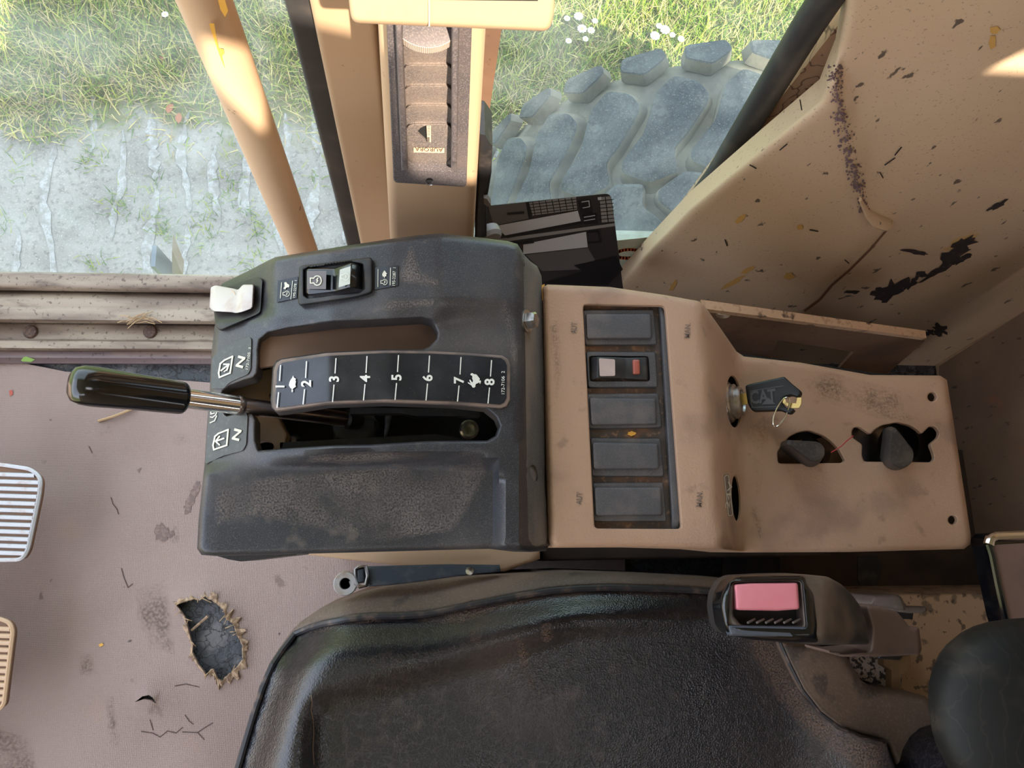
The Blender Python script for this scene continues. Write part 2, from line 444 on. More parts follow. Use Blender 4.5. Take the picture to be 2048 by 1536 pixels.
MT['seal'] = mk('rubber_seal', srgb(52, 50, 50), 0.45, spots=[('noise', 30, 0.45, 0.75, srgb(100, 90, 80), 0.4)])
MT['leather'] = mk('black_leather', srgb(20, 18, 23), 0.27, spec=0.65, spots=[
    ('noise', 5, 0.50, 0.78, srgb(84, 70, 64), 0.42), ('crack', 42, 0.030, 0.0, srgb(88, 76, 76), 0.16, {'dist': 0.03, 'stretch': (1.0, 0.4, 1)}), ('crack', 36, 0.022, 0.0, srgb(92, 80, 78), 0.16, {'dist': 0.03, 'stretch': (0.45, 1.2, 1), 'seed': 5.0}), ('crack', 75, 0.05, 0.0, srgb(76, 68, 68), 0.26, {'dist': 0.012}), ('noise', 40, 0.60, 0.8, srgb(104, 86, 78), 0.3)],
    bumps=[('cell', 620, 0.0005, 0.5), ('crack', 75, 0.0007, 0.4, {'dist': 0.012}), ('noise', 30, 0.004, 0.12)], rspots=[('noise', 10, 0.35, 0.7, 0.42, {})])
MT['leather_dusty'] = mk('dusty_leather', srgb(92, 76, 66), 0.6, spots=[
    ('noise', 9, 0.42, 0.68, srgb(120, 98, 82), 0.7), ('noise', 30, 0.6, 0.7, srgb(40, 36, 38), 0.6), ('noise', 400, 0.5, 0.7, srgb(132, 112, 98), 0.35)], bumps=[('cell', 400, 0.0005, 0.4)])
MT['piping'] = mk('piping', srgb(44, 42, 46), 0.5, spots=[('noise', 80, 0.5, 0.7, srgb(112, 92, 80), 0.6)])
MT['arm_rubber'] = mk('arm_rubber', srgb(18, 17, 17), 0.6, spec=0.3, spots=[('wavex', 26, 0.93, 1.0, srgb(70, 60, 52), 0.12, {'dist': 14.0}), ('noise', 30, 0.5, 0.75, srgb(80, 68, 58), 0.3)], bumps=[('noise', 220, 0.0006, 0.3)])
MT['chrome'] = mk('chrome', (0.8, 0.78, 0.76, 1), 0.12, 1.0)
MT['steel'] = mk('steel', (0.5, 0.48, 0.46, 1), 0.3, 1.0, spots=[('noise', 200, 0.5, 0.75, srgb(110, 92, 80), 0.5)])
MT['dark_steel'] = mk('dark_steel', (0.2, 0.17, 0.16, 1), 0.32, 1.0)
MT['alu'] = mk('cast_aluminium', (0.42, 0.41, 0.41, 1), 0.5, 0.45, spots=[('noise', 60, 0.5, 0.75, srgb(150, 118, 92), 0.6)])
MT['alu_groove'] = mk('pedal_groove', srgb(120, 88, 66), 0.7)
MT['brass'] = mk('brass', (0.55, 0.4, 0.16, 1), 0.3, 1.0)
MT['pink'] = mk('faded_red_plastic', srgb(218, 130, 140), 0.5, spots=[('noise', 40, 0.4, 0.7, srgb(208, 112, 124), 0.5)])
MT['red_lens'] = mk('red_lens', srgb(160, 84, 70), 0.35)
MT['pale_lens'] = mk('pale_lens', srgb(178, 158, 152), 0.4, spots=[('noise', 80, 0.4, 0.7, srgb(196, 170, 165), 0.7)])
MT['pale_window'] = mk('pale_window', srgb(192, 196, 186), 0.35)
MT['brown_window'] = mk('brown_window', srgb(96, 88, 88), 0.35)
MT['rust_panel'] = mk('rusty_panel', srgb(74, 62, 56), 0.6, spots=[('noise', 35, 0.45, 0.7, srgb(140, 92, 62), 0.7), ('noise', 250, 0.55, 0.7, srgb(160, 120, 90), 0.5)])
MT['cover'] = mk('blank_cover', srgb(70, 68, 71), 0.58, spots=[('noise', 35, 0.45, 0.7, srgb(112, 100, 94), 0.5), ('noise', 1400, 0.52, 0.7, srgb(140, 126, 118), 0.3)], bumps=[('noise', 900, 0.0003, 0.4)])
MT['grey_plastic'] = mk('grey_plastic', srgb(108, 96, 90), 0.55, spots=[('noise', 40, 0.45, 0.7, srgb(84, 74, 70), 0.5)])
MT['brown_sleeve'] = mk('brown_sleeve', srgb(104, 84, 76), 0.55, spots=[('noise', 30, 0.5, 0.7, srgb(78, 64, 60), 0.5)])
MT['speckle'] = mk('speckled_foam', srgb(168, 150, 140), 0.9, spots=[('noise', 240, 0.5, 0.56, srgb(40, 36, 38), 0.95)], bumps=[('noise', 300, 0.003, 0.7)])
MT['webbing'] = mk('black_webbing', srgb(38, 44, 54), 0.6, spots=[('noise', 60, 0.5, 0.75, srgb(90, 86, 84), 0.4)], bumps=[('wavez', 600, 0.0004, 0.4)])
MT['orange'] = mk('orange_ink', srgb(232, 104, 48), 0.5)
MT['yellow'] = mk('yellow_flake', srgb(222, 164, 66), 0.6)
MT['straw'] = mk('straw', srgb(176, 146, 110), 0.8)
MT['red_thread'] = mk('red_thread', srgb(170, 50, 52), 0.7)
MT['wheel_rib'] = mk('dusty_rib', srgb(176, 160, 146), 0.7)
MT['vent'] = mk('dusty_vent', srgb(88, 80, 78), 0.65, spots=[('noise', 1100, 0.42, 0.66, srgb(146, 130, 118), 0.55), ('noise', 30, 0.4, 0.7, srgb(130, 112, 98), 0.5)], bumps=[('noise', 500, 0.0006, 0.4)])
MT['vent_frame'] = mk('vent_frame', srgb(72, 66, 68), 0.6, spots=[('noise', 1100, 0.45, 0.68, srgb(140, 126, 120), 0.45), ('noise', 30, 0.4, 0.7, srgb(112, 98, 92), 0.4)])
MT['badge'] = mk('badge', srgb(206, 178, 148), 0.5)
MT['grime_and_shade'] = mk('gap_shade', srgb(64, 48, 38), 0.75, spots=[('noise', 20, 0.4, 0.7, srgb(40, 30, 26), 0.7)])  # brown darkened to stand in for shade in the gap under the console
MT['key_black'] = mk('key_black', srgb(20, 19, 20), 0.45, spec=0.35)
MT['ceiling'] = mk('headliner', srgb(204, 200, 196), 0.9)

# ================================================================== SETTING
def struct(o): o['kind'] = 'structure'; return o
MM = lambda z: (lambda x, y, up=0.0: np.array([x / 1000.0, y / 1000.0, z + up]))
# ---- cab shell (roof with holes added to place sun patches, left door panel, rear wall, front panel)
SUN_CUT = [(238, -546), (320, -566), (420, -545), (420, -280), (120, -280), (120, -415), (194, -430), (218, -505)]
SUN_CUT_B = [(82, -462), (130, -532), (130, -440), (82, -425)]
SUN_CUT_C = [(676, -430), (800, -432), (800, -398), (690, -402)]
struct(sheet('ceiling', [(-900, -1550), (1300, -1550), (1300, 560), (-900, 560)], MM(1.66), MT['ceiling'], holes=[SUN_CUT, SUN_CUT_B, SUN_CUT_C], step=250, skirt=0.01, hskirt=0.01, bottom=True, angle=20))
struct(MB().box((-0.8, -1.13, 0), (0.8, -1.08, 1.22)).build('wall_left', MT['beige'], smooth=False))
struct(MB().box((0.42, 0.50, -0.05), (0.95, 0.52, 1.66)).box((0.42, 0.44, -0.06), (0.95, 0.52, -0.004)).build('light_stop_right', MT['beige_dark'], smooth=False))  # unseen wall and plate added to stop outside light behind the side panel
struct(MB().box((-0.12, -1.14, 1.2), (0.83, -1.09, 1.66)).build('shade_panel_left', MT['beige'], smooth=False))  # unseen panel added to dim the rear of the cab
struct(MB().box((-0.84, -1.13, -0.02), (-0.8, 0.42, 0.25)).build('wall_front', MT['beige'], smooth=False))
struct(MB().box((-0.84, -1.13, -0.06), (0.95, 0.44, -0.004)).build('floor', MT['subfloor'], smooth=False))
wr = sheet('wall_rear', [(1878, 732), (2048, 623), (2400, 395), (2400, 1700), (1600, 1700), (1600, 1150), (1880, 1040)], Pl((0.757, 0, 0), (-1, 0, 0)), mk('shaded_rusty_wall', srgb(128, 102, 82), 0.6, spots=[('noise', 6, 0.4, 0.7, srgb(96, 74, 60), 0.7), ('noise', 75, 0.66, 0.71, srgb(50, 40, 38), 0.8, {'stretch': (1, 1.6, 0.6)}), ('noise', 12, 0.66, 0.72, srgb(140, 84, 50), 0.5)]), step=60, skirt=0.03, sdir=(1, 0, 0)); struct(wr)  # base browned to stand in for dim light at the rear; rust is real
struct(MB().box((0.90, -1.1, 0), (0.93, 0.46, 1.66)).build('wall_back', MT['beige'], smooth=False))

# ---- right-hand wall: sill strips running along the door opening
X0, X1 = -1.2, 0.22
def strip(name, prof, mat, yoff=0.0):
    """prof: list of (pixel row, height); the row fixes how far out the strip lies"""
    pts = [(float(P(200, r, z)[1]) + yoff, z) for r, z in prof]
    vs = [(X0, y, z) for y, z in pts] + [(X1, y, z) for y, z in pts]
    n = len(pts); fs = [(i, (i + 1) % n, n + (i + 1) % n, n + i) for i in range(n)]
    fs += [tuple(range(n))[::-1], tuple(range(n, 2 * n))]
    return struct(mesh_obj(name, vs, fs, mat, None, 50))
strip('trim_1', [(546, 0.056), (548, 0.064), (570, 0.064), (577, 0.060), (583, 0.046), (586, -0.004), (552, -0.004)], MT['sill'])
strip('trim_2', [(582, 0.030), (592, 0.046), (602, 0.050), (614, 0.046), (622, 0.050), (640, 0.046), (646, 0.036), (648, -0.004), (590, -0.004)], MT['sill'])
t3 = strip('trim_3', [(647, 0.014), (652, 0.020), (679, 0.020), (683, 0.027), (697, 0.026), (702, 0.016), (703, -0.004), (650, -0.004)], MT['sill'])
strip('trim_4', [(700, 0.012), (703, 0.016), (716, 0.017), (723, 0.012), (727, 0.010), (729, -0.004), (702, -0.004)], MT['sill_dark'])
for px in (62, 301):
    c = P(px, 664, 0.020)
    MB().lathe([(0.0105, 0), (0.0105, 0.002), (0.009, 0.0045), (0.005, 0.006), (0, 0.0062)], c, (0, 0, 1), 16).build('screw', MT['rust'], t3)
# low wall below the rear quarter window and the wall behind it
struct(MB().box((0.02, 0.405, -0.004), (0.45, 0.43, 0.245)).build('wall_right', mk('pale_sill', srgb(176, 178, 160), 0.5, spots=[('noise', 40, 0.45, 0.7, srgb(150, 150, 128), 0.6)]), smooth=False))
struct(MB().box((0.335, 0.410, 0.2), (0.42, 0.44, 1.66)).build('wall_right_rear', mk('cracked_beige', srgb(190, 150, 116), 0.55, spots=[('noise', 8, 0.4, 0.7, srgb(150, 108, 80), 0.6), ('crack', 22, 0.03, 0.0, srgb(84, 56, 40), 0.9, {'dist': 0.05}), ('noise', 60, 0.66, 0.72, srgb(80, 56, 44), 0.9)]), smooth=False))

# ---- dusty glass
def glass_mat(name, haze_lo, haze_hi, tint):
    m = bpy.data.materials.new(name); m.use_nodes = True; nt = m.node_tree; N = nt.nodes; L = nt.links; N.clear()
    o = N.new('ShaderNodeOutputMaterial'); tr = N.new('ShaderNodeBsdfTransparent'); tr.inputs[0].default_value = tint
    df = N.new('ShaderNodeBsdfDiffuse'); df.inputs[0].default_value = (0.86, 0.9, 0.92, 1); tl = N.new('ShaderNodeBsdfTranslucent'); tl.inputs[0].default_value = (0.86, 0.9, 0.92, 1)
    a = N.new('ShaderNodeMixShader'); a.inputs[0].default_value = 0.6; L.new(df.outputs[0], a.inputs[1]); L.new(tl.outputs[0], a.inputs[2])
    tc = N.new('ShaderNodeTexCoord')
    def nz(scale, lo, hi, to0, to1, det=6):
        t = N.new('ShaderNodeTexNoise'); t.inputs['Scale'].default_value = scale; t.inputs['Detail'].default_value = det; L.new(tc.outputs['Object'], t.inputs['Vector'])
        r = N.new('ShaderNodeMapRange'); r.inputs['From Min'].default_value = lo; r.inputs['From Max'].default_value = hi; r.inputs['To Min'].default_value = to0; r.inputs['To Max'].default_value = to1
        L.new(t.outputs['Fac'], r.inputs['Value']); return r.outputs[0]
    s1 = nz(14, 0.35, 0.7, haze_lo, haze_hi); s2 = nz(420, 0.66, 0.76, 0.0, 0.35)
    ad = N.new('ShaderNodeMath'); ad.operation = 'ADD'; ad.use_clamp = True; L.new(s1, ad.inputs[0]); L.new(s2, ad.inputs[1])
    mx = N.new('ShaderNodeMixShader'); L.new(ad.outputs[0], mx.inputs[0]); L.new(tr.outputs[0], mx.inputs[1]); L.new(a.outputs[0], mx.inputs[2])
    gl = N.new('ShaderNodeBsdfGlossy'); gl.inputs['Roughness'].default_value = 0.05
    m2 = N.new('ShaderNodeMixShader'); m2.inputs[0].default_value = 0.03; L.new(mx.outputs[0], m2.inputs[1]); L.new(gl.outputs[0], m2.inputs[2])
    L.new(m2.outputs[0], o.inputs[0]); return m
GL1 = glass_mat('dusty_glass', 0.03, 0.13, (0.90, 0.94, 0.92, 1)); GL2 = glass_mat('scratched_glass', 0.02, 0.10, (0.84, 0.91, 0.90, 1))
w1 = thing('window_1', None, None, (-0.6, 0.42, 0.056)); w1['kind'] = 'structure'
MB().box((-1.2, 0.419, 0.05), (-0.085, 0.424, 1.62)).build('pane', GL1, w1, smooth=False)
MB().rbox((-0.104, 0.398, 0.0), (-0.080, 0.43, 1.62), 0.005).build('rubber_seal', MT['seal'], w1)
w2 = thing('window_2', None, None, (0.2, 0.42, 0.25)); w2['kind'] = 'structure'
MB().box((0.03, 0.419, 0.24), (0.33, 0.424, 1.62)).build('pane', GL2, w2, smooth=False)
MB().tube([(0.333, 0.408, 0.22), (0.330, 0.408, 0.45), (0.310, 0.410, 0.70), (0.300, 0.410, 0.9), (0.295, 0.41, 1.62)], 0.0135, 16).build('rubber_seal', MT['seal'], w2)
# door post between the two panes
struct(MB().rbox((-0.083, 0.385, -0.004), (-0.036, 0.43, 1.62), 0.006).build('trim_5', MT['beige'], None))
struct(MB().box((-0.04, 0.40, -0.004), (0.06, 0.43, 1.62)).build('trim_6', MT['beige_dark'], None, smooth=False))

# ---- big worn side panel over the wheel arch
PN = Pl((0.287, 0.38, 0.172), (-0.274, -1.0, 0.03))
def panel_bump(x, y):
    # an overlapped sheet edge and a soft bulge
    xl = np.interp(y, [-200, 160, 430, 450, 625, 760], [1640, 1680, 1742, 1778, 1615, 1520])
    b = 0.010 * (1 - sstep(-14, 14, x - xl))
    b += 0.018 * math.exp(-((x - 1560) / 240.0)**2 - ((y - 330) / 260.0)**2)
    s = ((x - 2000) * 0.77 + (y - 110) * 0.637) / 45.0
    b -= 0.00030 * 45.0 * math.log1p(math.exp(min(30.0, s)))
    return b
wp = sheet('wall_arch', [(1215, 592), (1240, 562), (1300, 497), (1380, 415), (1500, 315), (1640, 200), (1672, 120), (1690, 20), (1715, -200), (2500, -200), (2500, 330), (2052, 628), (1905, 722), (1890, 800), (1500, 800), (1300, 640)],
      PN, MT['beige_wall'], step=24, rnd=(26, 0.010), skirt=0.02, sdir=(0.1, 1, 0), bump=panel_bump, angle=60)
struct(wp)
class Bumped:
    def __init__(s, p, b): s.p = p; s.b = b
    def __call__(s, x, y, up=0.0): return s.p(x, y, up + s.b(x, y))
PNB = Bumped(PN, panel_bump)
def blob(cx, cy, rx, ry, rot, n=18, rough=0.35):
    out = []; r = math.radians(rot)
    for k in range(n):
        a = 2 * math.pi * k / n; q = 1 + random.uniform(-rough, rough); x, y = rx * q * math.cos(a), ry * q * math.sin(a)
        out.append((cx + x * math.cos(r) - y * math.sin(r), cy + x * math.sin(r) + y * math.cos(r)))
    return out
chips = [(1905, 515, 46, 16, -40, .5), (1925, 490, 28, 12, -30, .5), (1785, 580, 34, 14, -30, .6), (1765, 590, 22, 10, 10, .6), (1815, 572, 16, 7, -30, .5), (1870, 545, 30, 6, -28, .5),
         (1845, 548, 10, 6, 0, .4), (1995, 412, 20, 7, -25, .4), (1922, 520, 22, 6, -20, .5), (1835, 505, 26, 4, 8, .4), (1706, 584, 14, 3, 5, .4), (1880, 660, 14, 10, 20, .5), (1860, 665, 10, 5, 0, .5), (1830, 560, 12, 4, -40, .5)]
for c in chips:
    decal('paint_chip', [blob(*c[:5], rough=c[5])], PNB, MT['chipped'], wp, up=0.0012)
rub = []
for k in range(420):
    t = random.random(); y = 130 + 300 * t; x = np.interp(y, [130, 300, 430], [1668, 1692, 1738]) + random.gauss(0, 9) ; s = random.uniform(0.8, 2.8)
    rub.append(blob(x, y, s, s * random.uniform(.6, 1.6), random.uniform(0, 180), 6, .3))
o = decal('scuff_mark', rub, PNB, mk('scuff', srgb(112, 90, 96), 0.7), wp, up=0.0010); o['kind'] = 'stuff'
for pl_ in ([(1640, 600), (1665, 570), (1700, 540), (1740, 500), (1772, 462)], [(1610, 622), (1640, 600)]):
    decal('scratch', stroke(pl_, 4), PNB, mk('rust_line', srgb(120, 82, 60), 0.8), wp, up=0.001)
MB().tube([PNB(x, y, 0.001) for x, y in [(1720, 398), (1733, 425), (1748, 440), (1770, 447), (1785, 446)]], [0.003, 0.006, 0.009, 0.009, 0.004], 10, flat=0.5).build('weld_bead', MT['beige_wall'], wp)
for x, y, l, a in [(1600, 200, 20, 80), (1500, 330, 14, 30), (1560, 300, 18, -40), (1770, 330, 24, -35), (1790, 310, 20, -50), (1760, 345, 12, 60), (1620, 460, 16, 10), (1450, 480, 12, 70), (1690, 520, 10, 40)]:
    r = math.radians(a); decal('scratch', stroke([(x, y), (x + l * math.cos(r), y + l * math.sin(r))], 2.5), PNB, MT['chipped'], wp, up=0.001)
for x, y, rx, ry, a in [(1480, 438, 12, 5, -40), (1600, 455, 6, 5, 0), (1465, 566, 26, 5, -30), (1497, 540, 16, 4, -30), (1578, 552, 10, 7, 0), (1346, 572, 12, 5, -60), (1990, 60, 10, 8, 0), (1985, 85, 7, 14, 0)]:
    decal('paint_stain', [blob(x, y, rx, ry, a, 12, .25)], PNB, mk('ochre', srgb(198, 152, 84), 0.6), wp, up=0.001)

# ---- vertical bracket plate behind the console
def bz(x): return float(np.interp(x, [0.26, 0.59], [0.47, 0.37]))
bx0, bx1, by = 0.26, 0.565, 0.232
ba = PY(1400, 602, by); bb = PY(1848, 668, by)
zt = lambda x: float(np.interp(x, [ba[0], bb[0]], [ba[2], bb[2]]))
br = thing('mounting_bracket', 'beige painted steel plate with a worn bright top flange behind the side console', 'bracket', (0.42, by, 0.1))
BPL = Pl((0, by, 0), (0, -1, 0))
sheet('plate', [(1392, 612), (1850, 682), (1760, 760), (1330, 760), (1330, 640)], BPL, MT['beige_dark'], br, holes=[[(1556, 680), (1708, 704), (1668, 748), (1535, 730)], ell(1446, 630, 15, 7, 16)], step=40, bstep=14, skirt=0.004, hskirt=0.004, sdir=(0, 1, 0))
a0, a1 = PY(1402, 612, by), PY(1850, 672, by)
MB().add([(a0[0], by - 0.003, a0[2] + 0.002), (a1[0], by - 0.003, a1[2] + 0.002), (a1[0], by + 0.006, a1[2] + 0.002), (a0[0], by + 0.006, a0[2] + 0.002),
          (a0[0], by - 0.003, a0[2] - 0.007), (a1[0], by - 0.003, a1[2] - 0.007), (a1[0], by + 0.006, a1[2] - 0.007), (a0[0], by + 0.006, a0[2] - 0.007)],
         [(0, 1, 2, 3), (4, 7, 6, 5), (0, 4, 5, 1), (1, 5, 6, 2), (2, 6, 7, 3), (3, 7, 4, 0)]).build('flange', mk('worn_flange', srgb(204, 168, 138), 0.5, spots=[('noise', 40, 0.58, 0.64, srgb(60, 44, 40), 0.9), ('noise', 160, 0.5, 0.7, srgb(150, 112, 90), 0.6)]), br, smooth=False)
MB().lathe([(0.007, 0), (0.007, 0.002), (0.005, 0.004), (0, 0.0045)], PY(1446, 630, by + 0.006), (0, -1, 0.3), 16).build('rivet', mk('pale_rivet', srgb(176, 160, 130), 0.4), br)

# ================================================================== OUTDOORS
GZ = -1.9
gm = mk('dry_ground', srgb(124, 120, 114), 0.95, spots=[('noise', 5, 0.35, 0.65, srgb(150, 146, 140), 0.7), ('noise', 3, 0.55, 0.7, srgb(96, 106, 78), 0.6), ('noise', 45, 0.5, 0.7, srgb(92, 88, 82), 0.6), ('noise', 150, 0.55, 0.7, srgb(176, 172, 166), 0.6)], bumps=[('noise', 30, 0.02, 0.6)])
nx, ny = 330, 150
gxs = np.linspace(-3.0, 3.8, nx); gys = np.linspace(0.3, 3.6, ny)
ph = rng.uniform(0, 6.28, 8)
def ground_h(x, y):
    w = 0.05 * math.sin(2.3 * y + ph[0]) + 0.03 * math.sin(5.1 * y + ph[1])
    r = math.sin((x + w) * 2 * math.pi / 0.135)
    track = (1 - sstep(1.55, 1.95, y)) * (0.5 + 0.5 * math.sin(3.1 * x + ph[2]) * math.sin(2.2 * y + ph[3]) + 0.2)
    return GZ + 0.010 * max(0, r) ** 2 * track + 0.02 * sstep(1.7, 2.2, y) * (math.sin(4 * x + ph[4]) * math.sin(5 * y + ph[5]) + 1) * 0.5
gv = [(x, y, ground_h(x, y)) for y in gys for x in gxs]
gf = [(j * nx + i, j * nx + i + 1, (j + 1) * nx + i + 1, (j + 1) * nx + i) for j in range(ny - 1) for i in range(nx - 1)]
g = mesh_obj('ground', gv, gf, gm); tag(g, kind='structure')
# beyond the track the bare ground turns to mossy soil: a ragged natural border
nt = gm.node_tree; N = nt.nodes; L = nt.links; bs = N['Principled BSDF']
tcg = N.new('ShaderNodeTexCoord'); sx = N.new('ShaderNodeSeparateXYZ'); L.new(tcg.outputs['Object'], sx.inputs[0])
nz = N.new('ShaderNodeTexNoise'); nz.inputs['Scale'].default_value = 7; nz.inputs['Detail'].default_value = 8; L.new(tcg.outputs['Object'], nz.inputs['Vector'])
ma = N.new('ShaderNodeMath'); ma.operation = 'MULTIPLY_ADD'; L.new(nz.outputs['Fac'], ma.inputs[0]); ma.inputs[1].default_value = 0.9; L.new(sx.outputs['Y'], ma.inputs[2])
mrg = N.new('ShaderNodeMapRange'); mrg.inputs['From Min'].default_value = 2.18; mrg.inputs['From Max'].default_value = 2.36; L.new(ma.outputs[0], mrg.inputs['Value'])
nc = N.new('ShaderNodeTexNoise'); nc.inputs['Scale'].default_value = 25; L.new(tcg.outputs['Object'], nc.inputs['Vector'])
soil = N.new('ShaderNodeMixRGB'); L.new(nc.outputs['Fac'], soil.inputs[0]); soil.inputs[1].default_value = srgb(70, 84, 46); soil.inputs[2].default_value = srgb(132, 124, 88)
mxg = N.new('ShaderNodeMixRGB'); L.new(mrg.outputs[0], mxg.inputs[0]); L.new(bs.inputs['Base Color'].links[0].from_socket, mxg.inputs[1]); L.new(soil.outputs[0], mxg.inputs[2])
L.new(mxg.outputs[0], bs.inputs['Base Color'])
fm = mk('meadow', srgb(96, 112, 52), 0.95, spots=[('noise', 3, 0.4, 0.7, srgb(150, 150, 80), 0.6), ('noise', 40, 0.4, 0.7, srgb(60, 76, 36), 0.6)])
g2 = MB().box((-40, -40, GZ - 0.2), (40, 40, GZ - 0.03)).build('ground_field', fm, smooth=False); tag(g2, kind='structure')
# pale tread ridges lying on the track: dried dust print
pm = mk('pale_dust', srgb(158, 158, 157), 0.95, spots=[('noise', 30, 0.4, 0.62, srgb(126, 122, 116), 0.9), ('noise', 120, 0.45, 0.6, srgb(130, 126, 120), 0.7)])
vs, fs = [], []
for k in range(52):
    x = -2.9 + k * 0.135 + 0.03; y = 0.35
    while y < 1.85:
        L_ = random.uniform(0.25, 0.7)
        if random.random() < 0.7:
            n = 16; b = len(vs); w = random.uniform(0.010, 0.024)
            for i in range(n):
                t = i / (n - 1); yy = y + L_ * t; ww = w * (0.2 + math.sin(math.pi * t) ** .5) * random.uniform(.35, 1.3)
                xx = x + 0.05 * math.sin(2.3 * yy + ph[0]) * -1 + 0.02 * math.sin(9 * yy + k) + random.uniform(-.006, .006)
                h = GZ + 0.004
                vs += [(xx - ww, yy, h), (xx, yy, h + 0.007), (xx + ww, yy, h)]
                if i: fs += [(b + 3 * i - 3, b + 3 * i - 2, b + 3 * i + 1, b + 3 * i), (b + 3 * i - 2, b + 3 * i - 1, b + 3 * i + 2, b + 3 * i + 1)]
        y += L_ + random.uniform(0, 0.12)
tp = mesh_obj('tread_print', vs, fs, pm); tag(tp, 'pale dried dust ridges of tyre prints on the track', 'dirt', kind='stuff')
# grass
am = bpy.data.materials.new('grass_blade'); am.use_nodes = True
at = am.node_tree.nodes.new('ShaderNodeVertexColor'); at.layer_name = 'Col'
am.node_tree.links.new(at.outputs[0], am.node_tree.nodes['Principled BSDF'].inputs['Base Color']); am.node_tree.nodes['Principled BSDF'].inputs['Roughness'].default_value = 0.8
am.node_tree.nodes['Principled BSDF'].inputs['Specular IOR Level'].default_value = 0.2
gcol = [srgb(98, 122, 44), srgb(136, 146, 56), srgb(72, 100, 42), srgb(160, 160, 72), srgb(184, 170, 112), srgb(112, 134, 50)]
vs, fs, cs = [], [], []
def blade(x, y, h, w, lean, az, c):
    b = len(vs); z = ground_h(x, y) - 0.004
    dx, dy = math.cos(az), math.sin(az); sx, sy = -dy, dx
    for t, ww in ((0, 1.0), (0.55, 0.7), (1.0, 0.06)):
        ox, oy = dx * lean * t * t, dy * lean * t * t
        vs.append((x + ox - sx * w * ww, y + oy - sy * w * ww, z + h * t)); vs.append((x + ox + sx * w * ww, y + oy + sy * w * ww, z + h * t))
    fs.append((b, b + 1, b + 3, b + 2)); fs.append((b + 2, b + 3, b + 5, b + 4)); cs.extend([c] * 6)
for k in range(80000):
    x = random.uniform(-2.9, 3.7); y = 1.72 + 1.75 * random.random() ** 1.1
    d = sstep(1.72, 2.05, y + 0.10 * math.sin(3 * x + 1) + 0.05 * math.sin(11 * x))
    if random.random() > 0.06 + d: continue
    dry = random.random() < 0.45 - 0.25 * sstep(1.9, 2.3, y)
    c = random.choice([gcol[4], srgb(168, 150, 110), srgb(150, 132, 96)]) if dry else random.choice(gcol)
    blade(x, y, random.uniform(0.015, 0.075) * (0.5 + d), random.uniform(0.0016, 0.0045), random.uniform(0.02, 0.10), random.uniform(0, 6.28), c)
for k in range(60):                         # tufts on the track
    tx, ty = random.uniform(-2.4, 1.0), random.uniform(0.9, 1.75)
    for i in range(random.randint(14, 40)):
        x, y = random.gauss(tx, 0.035), random.gauss(ty, 0.035)
        blade(x, y, random.uniform(0.01, 0.04), 0.0025, random.uniform(0.02, 0.06), random.uniform(0, 6.28), random.choice(gcol[:3]))
go = mesh_obj('grass', vs, fs, am, smooth=False)
ca = go.data.color_attributes.new('Col', 'FLOAT_COLOR', 'POINT'); ca.data.foreach_set('color', np.array(cs, dtype=np.float32).ravel())
tag(go, 'short sunlit grass and dry stalks along the track outside', 'grass', kind='stuff')
# white flowers and fallen leaves
FLOWERS = [(1134, 37, 'left end of the top row of the clump nearer the air vent'), (1157, 33, 'topmost in the clump nearer the air vent'), (1164, 58, 'middle of the clump nearer the air vent'), (1190, 42, 'upper right of the clump nearer the air vent'),
           (1171, 78, 'lowest and rightmost in the clump nearer the air vent'), (1137, 82, 'lower left in the clump nearer the air vent'), (1318, 52, 'topmost in the clump beside the tyre'), (1310, 72, 'lower left in the clump beside the tyre'),
           (1345, 70, 'second from the right in the clump beside the tyre'), (1362, 78, 'rightmost in the clump beside the tyre'), (1182, 61, 'right of centre in the clump nearer the air vent'), (330, 29, 'alone in the grass left of the tubular post'), (1330, 60, 'middle of the clump beside the tyre')]
fw = mk('petal', srgb(244, 242, 240), 0.7); fy = mk('flower_heart', srgb(226, 206, 110), 0.7)
for i, (x, y, where) in enumerate(FLOWERS):
    c = P(x, y, GZ + 0.09); r = random.uniform(0.014, 0.024)
    lab = 'white flower, ' + where
    t = thing('white_flower', lab, 'flower', (c[0], c[1], GZ), 'white flowers in the grass')
    MB().tube([(c[0], c[1], GZ), (c[0] + 0.004, c[1], GZ + 0.05), tuple(c)], 0.0016, 5).build('stem', mk('stem', srgb(90, 120, 50), 0.8) if i == 0 else bpy.data.materials['stem'], t)
    n = 9; pv, pf = [], []
    for k in range(n):
        a = 2 * math.pi * k / n; ca_, sa = math.cos(a), math.sin(a); b = len(pv)
        for rr, ww, hh in ((0.25, 0.12, 0), (0.7, 0.3, 0.2), (1.0, 0.18, 0.1)):
            pv += [(c[0] + r * (rr * ca_ - ww * sa), c[1] + r * (rr * sa + ww * ca_), c[2] + r * hh), (c[0] + r * (rr * ca_ + ww * sa), c[1] + r * (rr * sa - ww * ca_), c[2] + r * hh)]
        pf += [(b, b + 1, b + 3, b + 2), (b + 2, b + 3, b + 5, b + 4)]
    mesh_obj('petals', pv, pf, fw, t)
    MB().lathe([(r * 0.34, 0), (r * 0.3, r * 0.16), (0, r * 0.24)], c, (0, 0, 1), 10).build('flower_heart', fy, t)
lm = mk('dry_leaf', srgb(150, 92, 62), 0.8)
